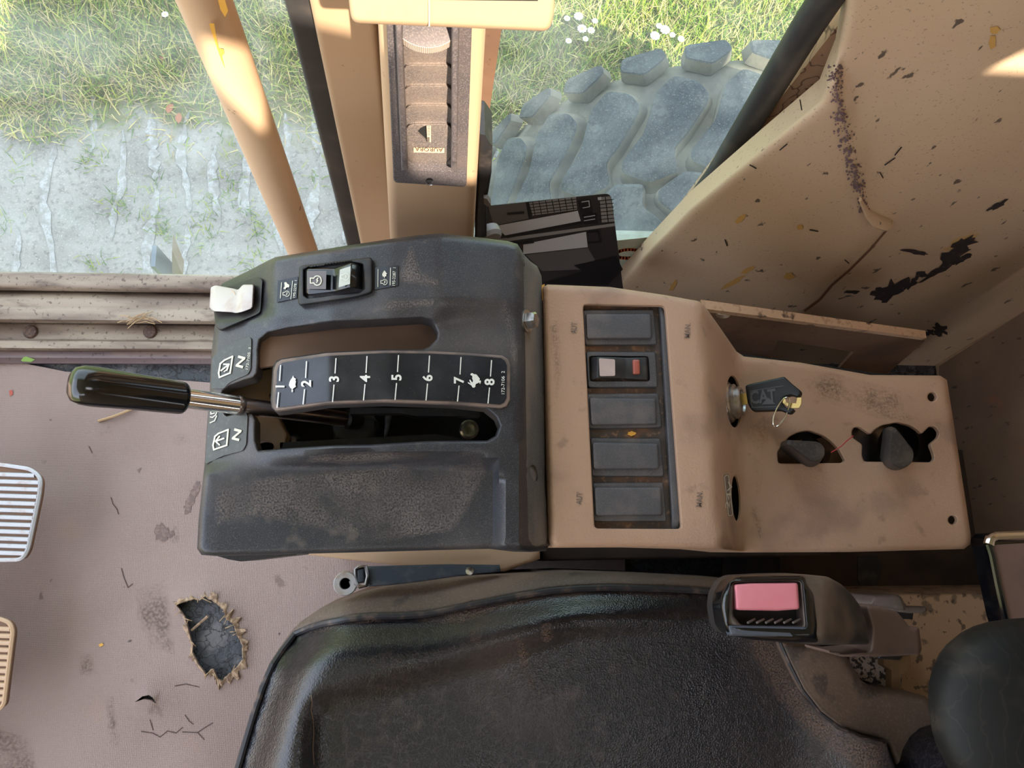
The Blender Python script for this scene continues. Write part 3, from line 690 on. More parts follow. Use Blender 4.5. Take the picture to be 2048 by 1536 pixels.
for x, y, lab in [(325, 116, 'brown fallen leaf in the shaded grass, topmost left of the post'), (340, 217, 'brown fallen leaf where the grass meets the track'), (358, 236, 'brown fallen leaf lowest on the track edge'), (1255, 96, 'brown fallen leaf beside the tyre lugs'), (1180, 93, 'brown fallen leaf under the white flowers')]:
    c = P(x, y, GZ + 0.03); a = random.uniform(0, 3); s = 0.026
    pts = [(-1, 0), (-.5, .45), (0, .55), (.5, .4), (1, 0), (.5, -.4), (0, -.55), (-.5, -.45)]
    vs = [(c[0] + s * (px * math.cos(a) - py * math.sin(a)), c[1] + s * (px * math.sin(a) + py * math.cos(a)), c[2] + 0.010 * abs(py)) for px, py in pts]
    tag(mesh_obj('fallen_leaf', vs + [(v[0], v[1], v[2] - 0.001) for v in vs], [tuple(range(8)), tuple(range(8, 16))[::-1]] + [(i, (i + 1) % 8, 8 + (i + 1) % 8, 8 + i) for i in range(8)], lm), lab, 'leaf', 'fallen leaves')
# body of the machine in front of and behind the cab (throws the shade on the track)
tag(MB().rbox((-3.4, -0.55, -1.0), (-0.9, 0.42, 0.22), 0.05).build('front_hood', MT['beige']), kind='structure')
tag(MB().rbox((0.95, -0.55, -1.0), (4.2, 0.42, 0.22), 0.05).build('engine_hood', MT['beige']), kind='structure')
# step bracket seen through the door glass
sb = thing('step_bracket', 'small dark metal step bracket below the door glass outside', 'bracket', (-0.45, 0.52, -0.15))
c0, c1 = PY(312, 512, 0.52), PY(340, 552, 0.52)
MB().box((c0[0], 0.50, c1[2] - 0.02), (c1[0], 0.54, c0[2])).build('block', mk('blue_grey', srgb(112, 122, 132), 0.5), sb, smooth=False)
q = [PY(344, 500, 0.52), PY(366, 552, 0.52), PY(344, 556, 0.52)]
MB().add([tuple(v) for v in q] + [(v[0], v[1] + 0.03, v[2]) for v in q], [(0, 1, 2), (3, 5, 4), (0, 3, 4, 1), (1, 4, 5, 2), (2, 5, 3, 0)]).build('gusset', mk('brown_gusset', srgb(150, 128, 106), 0.6), sb, smooth=False)

# ---- tyre
TX, TZ, TR = 0.9, -1.15, 0.735
tm = mk('tyre_rubber', srgb(50, 54, 58), 0.75, spots=[('noise', 12, 0.4, 0.7, srgb(92, 92, 88), 0.75), ('noise', 70, 0.45, 0.65, srgb(36, 39, 42), 0.6), ('noise', 260, 0.55, 0.7, srgb(128, 122, 112), 0.5)], bumps=[('noise', 120, 0.003, 0.4)])
td = mk('tyre_dust', srgb(122, 114, 100), 0.9, spots=[('noise', 14, 0.4, 0.65, srgb(92, 88, 82), 0.8)], bumps=[('noise', 90, 0.003, 0.4)])
ty = thing('tyre', 'large dusty machine tyre with chunky slanted lugs outside the quarter window', 'tyre', (TX, 0.9, GZ))
YC = 0.95
prof = [(0.36, -0.24), (0.50, -0.30), (0.60, -0.31), (0.68, -0.295), (TR - 0.02, -0.24), (TR, -0.12), (TR + 0.004, 0), (TR, 0.12), (TR - 0.02, 0.24), (0.68, 0.295), (0.60, 0.31), (0.50, 0.30), (0.36, 0.24)]
MB().lathe(prof, (TX, YC, TZ), (0, 1, 0), 72).build('carcass', td, ty, 60)
MB().lathe([(0.37, -0.2), (0.37, 0.2), (0.30, 0.2), (0.28, 0.1), (0, 0.1)], (TX, YC, TZ), (0, 1, 0), 40).build('rim', MT['beige'], ty)
def cyl(px, py, R):
    d = ray(px, py); o = CAM - np.array([TX, 0, TZ]); a = d[0]**2 + d[2]**2; b = o[0]*d[0] + o[2]*d[2]; c = o[0]**2 + o[2]**2 - R*R
    p = CAM + d * ((-b - math.sqrt(b*b - a*c)) / a); return (math.atan2(p[2] - TZ, -(p[0] - TX)), p[1] - YC)
LUG = zoomed([(1240,480),(1400,520),(1470,600),(1460,660),(1330,860),(1240,960),(1270,1100),(1090,1170),(910,1110),(900,1050),(1050,850),(1120,600)], 960, 0, 0.3125)
SHO = zoomed([(1310,240),(1600,195),(1635,270),(1600,310),(1490,400),(1310,345)], 960, 0, 0.3125)
RL = TR + 0.035
def lug_mesh(shape, name):
    s = soft([cyl(x, y, RL) for x, y in shape], 0.014, 2)
    s = [(a, b) for a, b in s]
    c = np.mean(np.array(s), 0); vs = []; n = len(s)
    for sc, dr in ((1.0, 0.0), (0.93, 0.004), (1.14, -0.04)):
        for a, b in s:
            a2, b2 = c[0] + (a - c[0]) * sc, c[1] + (b - c[1]) * sc
            rr = RL + dr - 0.03 * max(0, abs(b2) - 0.2) / 0.1
            vs.append((TX - rr * math.cos(a2), YC + b2, TZ + rr * math.sin(a2)))
    fs = [tuple(range(n, 2 * n))]
    fs += [(i, (i + 1) % n, n + (i + 1) % n, n + i) for i in range(n)]
    fs += [(2 * n + i, 2 * n + (i + 1) % n, (i + 1) % n, i) for i in range(n)]
    return vs, fs
PIT = math.radians(12.85)
def n_rim(o): return (len(o.data.polygons) - 1) // 2
for shape in (LUG, SHO, 'near'):
    if shape == 'near':
        s0 = [(cyl(x, y, RL)[0] + PIT * .5, -cyl(x, y, RL)[1] - 0.13) for x, y in LUG]
        vs, fs = [], []
        s = soft(s0, 0.014, 2); c = np.mean(np.array(s), 0); n = len(s)
        for sc, dr in ((1.0, 0.0), (0.93, 0.004), (1.14, -0.04)):
            for a, b in s:
                a2, b2 = c[0] + (a - c[0]) * sc, c[1] + (b - c[1]) * sc; rr = RL + dr - 0.03 * max(0, abs(b2) - 0.2) / 0.1
                vs.append((TX - rr * math.cos(a2), YC + b2, TZ + rr * math.sin(a2)))
        fs = [tuple(range(n, 2 * n))] + [(i, (i + 1) % n, n + (i + 1) % n, n + i) for i in range(n)] + [(2 * n + i, 2 * n + (i + 1) % n, (i + 1) % n, i) for i in range(n)]
    else:
        vs, fs = lug_mesh(shape, 'lug')
    base = mesh_obj('tread_lug', vs, fs, tm, ty, 28)
    base.data.materials.append(td)
    for p in base.data.polygons:
        if p.index >= 1 + n_rim(base): p.material_index = 1
    for k in range(-6, 5):
        if k == 0: continue
        c = base.copy(); COL.objects.link(c)
        R = Matrix.Translation((TX, 0, TZ)) @ Matrix.Rotation(k * PIT, 4, 'Y') @ Matrix.Translation((-TX, 0, -TZ))
        c.parent = ty; c.matrix_parent_inverse = parent_mw(ty).inverted(); c.matrix_basis = R

# ================================================================== INTERIOR
# ---- floor mat with a worn hole
K5 = 560 / 2048.0
HOLE = zoomed([(1290,345),(1350,318),(1420,300),(1460,310),(1500,280),(1530,300),(1560,310),(1600,350),(1640,380),(1650,430),(1680,460),(1720,500),(1735,550),(1745,580),(1780,640),(1775,690),(1780,740),(1740,800),(1700,830),(1660,870),(1620,900),(1590,885),(1575,850),(1560,812),(1530,830),(1505,858),(1490,830),(1450,780),(1430,740),(1405,690),(1410,640),(1395,600),(1372,510),(1350,430),(1320,385)], 0, 1116, K5)
SLIT = zoomed([(985,1055),(1040,1012),(1088,1002),(1115,1020),(1145,1066),(1100,1042),(1050,1034)], 0, 1116, K5)
hole_np = np.array(HOLE)
def mat_bump(x, y):
    d = pdist(np.array([[x, y]]), hole_np)[0]
    b = 0.006 * math.exp(-d / 9.0)
    b += 0.010 * math.exp(-((x - 296) / 26.0)**2 - ((y - 1398) / 16.0)**2)
    b += 0.0015 * math.sin(x / 37.0) * math.sin(y / 53.0 + 1)
    return b
fmat = sheet('floor_mat', [(-420, 690), (-200, 702), (0, 717), (130, 743), (250, 752), (430, 766), (600, 775), (1250, 775), (1250, 1900), (-420, 1900)], Zs(0.004), MT['mat'], None,
             holes=[HOLE, SLIT], step=26, bstep=9, rnd=None, skirt=0.005, hskirt=0.006, bump=mat_bump, angle=60)
tag(fmat, 'pinkish brown vinyl floor mat with a ragged hole worn through it', 'floor mat')
# ragged backing around the hole
ring_o, ring_i = [], []
cen = hole_np.mean(0); hd = dens(HOLE, 4.5)
for p in hd:
    d = _n(p - cen); big = 1.0 + 0.9 * (p[0] > 420)
    ring_o.append(p + d * (3 + 9 * random.random() ** 2.5) * big); ring_i.append(p - d * random.uniform(0, 3))
n = len(hd); vs = []
for i in range(n):
    vs.append(P(*ring_o[i], 0.0095 + random.uniform(0, 0.001))); 
for i in range(n): vs.append(P(*hd[i], 0.0118 + random.uniform(0, 0.002)))
for i in range(n): vs.append(P(*ring_i[i], 0.007 + random.uniform(-.002, 0.002)))
for i in range(n): vs.append(P(*ring_o[i], 0.004))
fs = []
for i in range(n):
    j = (i + 1) % n
    fs += [(i, j, n + j, n + i), (n + i, n + j, 2 * n + j, 2 * n + i), (3 * n + i, 3 * n + j, j, i)]
mesh_obj('torn_edge', vs, fs, MT['torn'], fmat, 25)
fib = MB()
for k in range(26):
    p = hd[random.randrange(n)]; q = p + np.array([random.uniform(-18, 18), random.uniform(-14, 14)])
    fib.tube([P(*p, 0.014), P(*((p + q) / 2), 0.018), P(*q, 0.013)], 0.0006, 4)
o = fib.build('fibre', MT['straw'], fmat); o['kind'] = 'stuff'
MB().tube([P(x, y, 0.003) for x, y in zoomed([(1400, 530), (1470, 470), (1520, 425)], 0, 1116, K5)], 0.002, 6).build('fibre_strand', MT['torn'], fmat)
dm = mk('oil_stain', srgb(112, 94, 88), 0.75, spots=[('noise', 200, 0.45, 0.65, srgb(140, 118, 108), 0.7)]); MTP = Bumped(Zs(0.004), mat_bump)
for poly in ([zoomed(q, 0, 860, K5)] for q in ([(1350, 620), (1345, 560), (1380, 480), (1430, 380), (1460, 375), (1465, 420), (1420, 520), (1390, 600)], [(1125, 740), (1140, 700), (1185, 680), (1215, 715), (1240, 745), (1270, 735), (1275, 760), (1240, 790), (1195, 815), (1145, 800)],
                                        [(1000, 290), (1020, 280), (1032, 292), (1015, 308)], [(283, 1195), (298, 1185), (312, 1225), (300, 1245), (288, 1235)], [(362, 1100), (374, 1092), (380, 1104), (370, 1112)])):
    poly = [[tuple(p + np.random.default_rng(i).normal(0, 1.1, 2)) for i, p in enumerate(dens(q, 3.5))] for q in poly]
    decal('stain', poly, MTP, dm, fmat, up=0.0008)
for pl_ in ([(222, 995), (226, 1008), (234, 1018), (237, 1028)], [(243, 1137), (248, 1155), (256, 1175), (265, 1168)], [(283, 1463), (305, 1466), (320, 1474), (335, 1462), (352, 1466), (365, 1455)], [(365, 1464), (395, 1465), (410, 1455), (425, 1446)], [(300, 1440), (306, 1460)], [(370, 1430), (378, 1442), (386, 1448)], [(396, 1466), (408, 1479)], [(350, 1372), (372, 1368), (398, 1374)], [(178, 893), (184, 905)]):
    decal('crack', stroke(pl_, 1.8), MTP, mk('crack_line', srgb(78, 60, 56), 0.9), fmat, up=0.0007)
MF = film_mat('mat_grime_and_shade', srgb(104, 86, 74), 0.20, 260.0, 0.35, 0.65, 30.0)
for q in ([(210, 1400), (228, 1390), (236, 1440), (238, 1490), (222, 1500), (214, 1450)], [(335, 1060), (352, 1050), (362, 1075), (346, 1090)], [(340, 870), (375, 866), (382, 888), (350, 892)], [(150, 1300), (185, 1310), (195, 1350), (160, 1350)], [(270, 1180), (330, 1160), (345, 1240), (350, 1310), (300, 1300), (275, 1240)], [(-20, 1440), (60, 1480), (80, 1560), (-20, 1560)]):  # lower-left corner patch paints in shading; the other patches are dirt
    film('grime_and_shade', q, MTP, MF, fmat, up=0.0010, feather=(0.0, 6.0, 12.0))
tag(MB().tube([P(197, 842, 0.006), P(230, 832, 0.012), P(272, 815, 0.008)], 0.0022, 6).build('straw', MT['straw']), 'dry straw lying on the floor mat below the lever knob', 'straw')
sg = MB()
for k in range(16):
    x, y = random.gauss(280, 16), random.gauss(636, 5); a = random.uniform(-.5, .5) - 0.4; l = random.uniform(8, 24)
    sg.tube([P(x - l * math.cos(a), y - l * math.sin(a), 0.052), P(x, y, 0.058 + random.uniform(0, .008)), P(x + l * math.cos(a + .4), y + l * math.sin(a + .4), 0.052)], 0.0007, 4)
tag(sg.build('straw_tuft', MT['straw']), 'small tangle of dry grass caught on the door sill', 'straw', kind='stuff')
tag(MB().add([P(36, 717, 0.012), P(52, 713, 0.02), P(70, 719, 0.016), P(62, 724, 0.012), P(45, 723, 0.014)], [(0, 1, 2, 3, 4)]).add([P(36, 717, 0.011), P(52, 713, 0.019), P(70, 719, 0.015), P(62, 724, 0.011), P(45, 723, 0.013)], [(4, 3, 2, 1, 0)]).build('green_leaf', mk('leaf_green', srgb(140, 176, 90), 0.7)), 'bright green leaf scrap on the sill edge at far left', 'leaf')
tag(decal('petal_scrap', [[(18, 782), (24, 779), (26, 788), (20, 792)]], MTP, mk('red_scrap', srgb(176, 84, 70), 0.7), None, up=0.002), 'tiny red scrap on the mat near the left edge', 'scrap')
tag(decal('yellow_crumb', [[(197, 1289), (204, 1286), (207, 1290), (200, 1294)]], MTP, MT['yellow'], None, up=0.002), 'tiny yellow crumb on the floor mat left of the hole', 'crumb')

# ---- pedals
def pedal(name, label, outline, zf, ribs, mat, gmat):
    t = thing(name, label, 'pedal', P(outline[2][0], outline[2][1], 0.0))
    sheet('pad', soft(outline, 14), Zs(zf), gmat, t, step=30, bstep=8, skirt=0.012, rnd=(5, 0.003))
    rim = soft(outline, 14); 
    for (ya, yb, xl, xra, xrb) in ribs:
        m = MB(); pts = [P(xl, ya, zf(xl, ya) + 0.001), P((xl + xra) / 2, (ya + yb) / 2, zf(0, ya) + 0.001), P(xra, yb, zf(xra, yb) + 0.001)]
        m.tube(pts, 0.0033, 8).build('rib', mat, t)
    s = [Zs(zf)(x, y, 0.002) for x, y in dens(rim, 10)]
    MB().tube(s, 0.0028, 6, closed=True).build('rim', mat, t)
    MB().box((s[0][0] - 0.02, s[0][1] - 0.08, 0.004), (s[0][0] + 0.0, s[0][1] - 0.05, min(v[2] for v in s))).build('arm', MT['dark'], t, smooth=False)
    return t
zp = lambda x, y: 0.12
r1 = []
for k in range(12):
    y = 947 + k * 14.2; xr = np.interp(y, [940, 964, 1100, 1118], [66, 80, 53, 42]); r1.append((y - 3, y + 4, -150, xr, 0))
pedal('foot_pedal', 'bright ribbed cast aluminium pedal at the left edge', [(-160, 915), (0, 929), (62, 938), (82, 955), (80, 985), (56, 1100), (44, 1119), (0, 1120), (-160, 1112)], zp, r1, MT['alu'], MT['alu_groove'])
r2 = []
for k in range(11):
    y = 1256 + k * 14.0; xr = np.interp(y, [1245, 1262, 1400, 1412], [18, 23, 9, 3]); r2.append((y - 4, y + 2, -150, xr, 0))
pedal('foot_pedal', 'tan coated ribbed pedal below the bright one at the left edge', [(-160, 1222), (0, 1237), (20, 1245), (26, 1262), (8, 1408), (0, 1418), (-160, 1418)], lambda x, y: 0.10, r2, MT['beige'], MT['beige_dark'])

# ---- tubular post
pole = thing('tubular_post', 'cream painted vertical tubular post inside the door glass', 'post', (-0.142, 0.345, 0))
MB().tube([(-0.144, 0.347, 0.0), (-0.143, 0.347, 0.3), (-0.141, 0.347, 0.6), (-0.139, 0.347, 0.9), (-0.137, 0.347, 1.62)], 0.0172, 28).build('tube', mk('post_paint', srgb(206, 172, 138), 0.35, spots=[('noise', 5, 0.4, 0.7, srgb(186, 146, 112), 0.5), ('noise', 60, 0.7, 0.73, srgb(60, 44, 36), 0.8)]), pole)
PLY = Pl((-0.14, 0.331, 0), (0, -1, 0))
decal('paint_run', [zoomed([(1340,150),(1370,150),(1385,240),(1400,310),(1430,315),(1435,345),(1420,360),(1440,440),(1415,380),(1400,340),(1370,250),(1345,180)], 0, 0, 640/2048.0), zoomed([(1395,0),(1440,0),(1460,70),(1440,110),(1410,60)], 0, 0, 640/2048.0)], PLY, MT['yellow'], pole, up=0.003)

# ---- air duct column with louvred vent
COLY = 0.28
dcol = thing('air_duct_column', 'cream plastic air duct column standing between the two windows', 'air duct', (0.005, 0.30, 0))
cm = MB().rbox((-1.0, COLY, 0.0), (1.0, 0.385, 1.2), 0.008, 4)
# the cover narrows upwards
cm.v = [((0.0065 - 0.009 * (z - 0.556)) + (np.sign(x) * (0.0385 - 0.0307 * (z - 0.556) - (1.0 - abs(x)))), y, z) for x, y, z in cm.v]
cm.build('cover', MT['beige'], dcol)
VP = Pl((0, COLY - 0.005, 0), (0, -1, 0))
vent = thing('air_vent', 'dusty dark louvred air vent with thumbwheel set in the cream column', 'air vent', (0.005, COLY, 0.62))
VIN = [(797, 40), (912, 40), (908, 344), (810, 340)]
sheet('bezel', soft([(772, 20), (945, 20), (933, 374), (787, 365)], 9), VP, MT['vent_frame'], vent, holes=[VIN, ell(859, 362, 8, 6, 14)], step=30, bstep=12, rnd=(3, 0.001), skirt=0.009, hskirt=0.008, sdir=(0, 1, 0), up=0.003)
VB = Pl((0, COLY - 0.002, 0), (0, -1, 0))
sheet('recess_base', [(790, 30), (920, 30), (915, 350), (803, 346)], VB, MT['vent'], vent, step=60, skirt=0.001, sdir=(0, 1, 0))
for nm, q in (('side_rail', [(790, 36), (804, 36), (816, 338), (803, 342)]), ('side_rail', [(903, 36), (919, 36), (914, 345), (902, 340)])):
    sheet(nm, q, VP, MT['vent_frame'], vent, step=20, rnd=(4, 0.003), skirt=0.014, sdir=(0, 1, 0), up=0.0100)
MB().lathe([(0.0045, 0.0), (0.0045, 0.0015), (0.0025, 0.0025), (0.0018, 0.0008), (0, 0.0008)], PY(859, 362, COLY - 0.005), (0, -1, 0), 16).build('screw', MT['steel'], vent)
tops = [44, 86, 129, 171, 209, 247]; 
for k, yt in enumerate(tops):
    yb = 327 if k == 5 else tops[k + 1] + 16
    xl = np.interp(yt, [44, 247], [799, 810]); xr = np.interp(yt, [44, 247], [909, 906])
    xl2 = np.interp(yb, [44, 327], [799, 812]); xr2 = np.interp(yb, [44, 327], [909, 903])
    if k == 0: continue
    q = soft([(xl, yt), (xr, yt), (xr2, yb), (xl2, yb)], 22 if k < 5 else 22, 5)
    LV = (lambda yt_, yb_: (lambda x, y, up=0.0: PY(x, y, COLY - 0.0070 + 0.0040 * min(1, max(0, (y - yt_) / (yb_ - yt_))) - up)))(yt, yb)
    hol = [zoomed([(885,480),(840,495),(790,525),(735,585),(790,640),(850,690),(897,740)], 740, 190, 260/2048.0)] if k == 5 else []
    sheet('louvre', q, LV, MT['vent'], vent, holes=hol, step=12, bstep=6, rnd=(3, 0.0012), skirt=0.0025, hskirt=0.003, sdir=(0, 1, 0))
    if k == 5:
        decal('cutout_back', [zoomed([(892,470),(835,485),(780,515),(725,585),(785,650),(845,700),(905,755)], 740, 190, 260/2048.0)], LV, MT['void'], vent, up=-0.0018)  # black sheet paints in the darkness inside the cutout
        decal('scale_strip', [zoomed([(893,480),(960,480),(962,745),(903,740)], 740, 190, 260/2048.0)], LV, MT['badge'], vent, up=0.0006)
        decal('scale_mark', [zoomed([(905, 500 + 25 * i), (950, 498 + 25 * i), (950, 505 + 25 * i), (905, 507 + 25 * i)], 740, 190, 260/2048.0) for i in range(6)] + [zoomed([(905, 665), (940, 665), (940, 740), (905, 740)], 740, 190, 260/2048.0)], LV, MT['grey_plastic'], vent, up=0.0010)
        bd = decal('badge', [zoomed([(687,825),(1172,835),(1170,912),(687,905)], 740, 190, 260/2048.0)], LV, MT['badge'], vent, up=0.0008)
        text_on('lettering', 'AURORA', 858, 299.5, 7.5, LV, mk('brown_ink', srgb(98, 74, 62), 0.6), bd, rot=178, up=0.0014, width=56)
wc = PY(853, 2, COLY + 0.008)
wh = MB(); wh.lathe([(0.0, 0.0), (0.019, 0.0), (0.0215, 0.001), (0.0215, 0.009), (0.019, 0.010), (0, 0.010)], (wc[0], wc[1], wc[2] - 0.010), (0, -0.25, 1), 48)
wo_ = wh.build('thumbwheel', MT['vent_frame'], vent)
for k in range(46):
    a = math.radians(200 + k * 3.05); ax = Vector((0, -0.25, 1)).normalized(); u = Vector((1, 0, 0)); w = ax.cross(u)
    c = Vector((wc[0], wc[1], wc[2] - 0.010)) + ax * 0.005 + (u * math.cos(a) + w * math.sin(a)) * 0.0215
    MB().tube([c - ax * 0.0036, c + ax * 0.0036], 0.0006, 5).build('knurl', MT['wheel_rib'], wo_)
# box on top of the column
cb = thing('control_box', 'sunlit cream plastic box with rounded corners above the air vent', 'box', (0.01, 0.25, 0.85))
CBP = Pl((0, 0.245, 0.85), (0, -1, 0.12))
sheet('shell', soft([(690, -160), (698, 10), (704, 46), (1098, 63), (1108, 30), (1116, -160)], 26, 5), CBP, MT['beige'], cb, step=30, bstep=12, rnd=(10, 0.004), skirt=0.05, sdir=(0, 1, 0))
decal('dark_inset', [[(862, 0), (1076, 2), (1076, -140), (862, -140)]], CBP, MT['dark'], cb, up=0.0008)
decal('parting_line', [[(856, -140), (858.5, -140), (860, 53), (857, 53)]], CBP, mk('pale_line', srgb(226, 190, 150), 0.4), cb, up=0.0009)
# black bracket beside the column
bk = thing('plastic_bracket', 'narrow black plastic bracket on the right side of the air duct column', 'bracket', (0.06, 0.31, 0.45))
GP = Pl((0, 0.315, 0), (0, -1, 0))
sheet('arm', [(960, 268), (970, 270), (985, 290), (983, 345), (974, 400), (973, 480), (950, 480)], GP, MT['dark'], bk, step=30, rnd=(4, 0.003), skirt=0.03, sdir=(0, 1, 0))
sheet('clip', [(967, 396), (974, 398), (982, 411), (980, 416), (968, 408)], GP, MT['grey_plastic'], bk, step=30, skirt=0.006, sdir=(0, 1, 0), up=0.004)
MB().lathe([(0.010, 0), (0.014, 0.002), (0.014, 0.010), (0.011, 0.014), (0, 0.0145)], PY(972, 460, 0.33), (0.4, -1, 0.2), 24).build('bump_stop', mk('grey_rubber', srgb(120, 112, 108), 0.45), bk)

# ---- photo card leaning on the window
KC = 480 / 2048.0
CP = Pl((0.2, 0.395, float(PY(1222, 388, 0.395)[2])), (0, -0.80, 0.60))
card = thing('photo_card', 'black and white city street photo card leaning against the quarter window', 'card', CP(1150, 560))
sheet('card_stock', soft([(955, 414), (1222, 386), (1248, 590), (985, 640)], 14, 4), CP, mk('card_black', srgb(44, 38, 38), 0.35), card, step=60, bstep=8, skirt=0.0012, sdir=(0, 0.8, -0.6), rnd=(2, 0.0003))
def ink(n, c): return mk(n, c, 0.35)
zc = lambda q: zoomed(q, 920, 240, KC)
gi = ink('ink_light', srgb(168, 160, 158)); gm_ = ink('ink_mid', srgb(124, 116, 112)); gd = ink('ink_dark', srgb(84, 76, 74)); gk = ink('ink_black', srgb(20, 18, 20))
decal('print', [zc([(240,740),(560,700),(600,840),(290,900)]), zc([(560,1150),(1090,1090),(1150,1190),(1130,1270),(700,1290),(640,1230)])], CP, gd, card, up=0.0006)
decal('print', [zc([(300,905),(1005,775),(1030,862),(385,985)]), zc([(540,1060),(1075,955),(1090,1085),(540,1145)])], CP, gi, card, up=0.0008)
decal('print', [zc([(330,1015),(1320,880),(1322,905),(335,1045)]), zc([(590,705),(990,655),(1000,765),(620,815)]), zc([(1190,660),(1285,650),(1318,865),(1210,875)])], CP, gm_, card, up=0.0008)
decal('print', [zc([(1010,690),(1110,675),(1135,790),(1025,800)]), zc([(1040,810),(1165,795),(1180,885),(1055,890)]), zc([(560,700),(590,700),(610,840),(585,840)]), zc([(690,1395),(1050,1290),(970,1240),(1330,1160),(1390,1275),(1260,1410)]), zc([(385,985),(1030,862),(1050,885),(400,1010)])], CP, gk, card, up=0.0010)
lines = []
for i in range(7): lines += stroke(zc([(620 + i * 55, 700 - i * 6), (640 + i * 55, 810 - i * 8)]), 1.6)
for i in range(4): lines += stroke(zc([(600, 722 + i * 26), (995, 675 + i * 26)]), 1.4)
for i in range(6): lines += stroke(zc([(1190, 690 + i * 32), (1310, 678 + i * 32)]), 1.5)
lines += stroke(zc([(1240, 660), (1265, 870)]), 1.6) + stroke(zc([(1090, 960), (1180, 950), (1200, 1040), (1100, 1050)]), 3) + stroke(zc([(410, 800), (540, 790)]), 5) + stroke(zc([(460, 1060), (620, 1040)]), 6)
decal('print_line', lines, CP, gk, card, up=0.0012)['kind'] = 'stuff'
decal('print_line', stroke(zc([(1040, 700), (1100, 690), (1105, 740), (1050, 750)]), 1.5) + stroke(zc([(1060, 830), (1150, 815)]), 1.5) + stroke(zc([(1060, 860), (1150, 845)]), 1.5) + [zc([(1175, 660), (1205, 655), (1208, 680), (1178, 685)])], CP, gi, card, up=0.0013)['kind'] = 'stuff'

# ---- sticker at the foot of the quarter window
SP = Pl((0, 0.404, 0), (0, -1, 0))
stk = sheet('window_sticker', [(1225, 482), (1340, 470), (1340, 580), (1225, 580)], SP, mk('sticker_film', srgb(196, 200, 180), 0.4), None, step=60, skirt=0.0006, sdir=(0, 1, 0))
tag(stk, 'pale sticker with orange lettering below the quarter window', 'sticker')
decal('lettering', stroke(ell(1256, 508, 24, 8.5, 22, -4), 5.5, True), SP, MT['orange'], stk, up=0.0008)
decal('lettering', [[(1236, 535), (1250, 532), (1250, 543), (1236, 545)]], SP, MT['orange'], stk, up=0.0008)

# ================================================================== BLACK SHIFT CONSOLE
bx = [360, 425, 550, 660, 780, 880, 990, 1040, 1072, 1110]
far = lerp_tab(bx, [.560, .585, .664, .682, .694, .700, .690, .684, .655, .632])
quad = lerp_tab(bx, [.620, .638, .668, .684, .690, .688, .683, .681, .655, .632])
near = lerp_tab([360, 425, 985, 1004, 1040, 1072, 1110], [.652, .655, .664, .681, .680, .655, .632])
def zcon(x, y):
    z = far(x) + (quad(x) - far(x)) * sstep(600, 650, y)
    z += 0.003 * math.exp(-((y - 637) / 9.0)**2) * sstep(480, 560, x) * (1 - sstep(860, 900, x))
    yr = np.interp(x, [400, 520, 700, 880, 985, 1003], [925, 912, 905, 905, 915, 960])
    k = sstep(yr - 4, yr + 30, y)
    return z + (near(x) - z) * k
CON = Zs(zcon)
OUT = [(394,1097),(397,1040),(406,954),(409,930),(414,850),(420,773),(422,712),(429,655),(432,640),(426,590),(444,567),(500,540),(540,519),(552,514),(620,503),(700,490),(800,475),(860,468),(885,467),(960,475),(1015,482),(1035,488),(1050,512),(1060,522),(1075,533),(1083,552),(1086,600),(1089,760),(1090,969),(1097,1060),(1100,1088),(1092,1102),(1060,1104),(1000,1097),(780,1103),(600,1108),(430,1112),(403,1110)]
SLOT = [(517,700),(520,680),(536,666),(575,657),(673,645),(760,640),(844,635),(863,641),(875,665),(873,678),(858,694),(844,699),(770,699),(653,704),(563,717),(552,722),(545,736),(541,800),(543,816),(550,823),(565,822),(653,808),(770,804),(906,809),(970,816),(992,834),(999,851),(992,871),(974,881),(857,882),(740,889),(673,890),(580,896),(517,901),(511,880),(511,840),(505,828),(491,824),(470,828),(452,832),(444,822),(442,800),(446,782),(458,772),(487,761),(507,756),(515,746),(517,726)]
con = thing('shift_console', 'charcoal plastic shift console with curved gear slots in front of the side console', 'console', P(750, 800, 0.004))
HOLEB = ell(1068, 946, 7, 17, 18, -12)
sheet('housing', OUT, CON, MT['black_plastic'], con, holes=[SLOT, HOLEB], step=13, bstep=8, rnd=(13, 0.009), hrnd=(6, 0.003), skirt=0.10, hskirt=0.016, angle=50)
# dusty end face (the sloping strip towards the side console)
sheet('end_face', [(1047,508),(1060,522),(1075,534),(1083,554),(1086,600),(1089,760),(1090,969),(1096,1060),(1096,1088),(1088,1097),(1062,1099),(1050,1080),(1047,960),(1044,700),(1042,540)], CON, MT['dusty_plastic'], con, holes=[HOLEB], step=13, bstep=9, skirt=0.0, hskirt=0.01, up=0.0008, rnd=(13, 0.006))
sheet('lower_lip', [(420, 1108), (458, 1119), (482, 1123), (592, 1110), (600, 1104)], Zs(0.61), MT['black_plastic'], con, step=20, skirt=0.06)
# lever gate below the slots
sheet('inner_plate', [(500, 640), (900, 620), (900, 760), (540, 790), (556, 830), (575, 868), (570, 900), (545, 915), (480, 915), (430, 840), (430, 760)], Zs(0.600), MT['beige'], con, holes=[ell(528, 893, 20, 12, 18), blob(530, 732, 14, 11, 0, 10, .3)], step=30, bstep=8, skirt=0.012, hskirt=0.01, rnd=(6, 0.003))
sheet('inner_shelf', [(520, 640), (900, 615), (900, 712), (660, 716), (520, 735)], Zs(0.652), mk('shelf_paint', srgb(126, 98, 80), 0.6, spots=[('noise', 14, 0.4, 0.7, srgb(100, 78, 64), 0.6)]), con, step=40, skirt=0.004)
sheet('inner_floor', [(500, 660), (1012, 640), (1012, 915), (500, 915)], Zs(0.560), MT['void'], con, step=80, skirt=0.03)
sheet('guide_rail', [(700, 815), (960, 818), (960, 832), (830, 832), (800, 826), (700, 828)], Zs(0.625), MT['dark'], con, step=30, skirt=0.01)
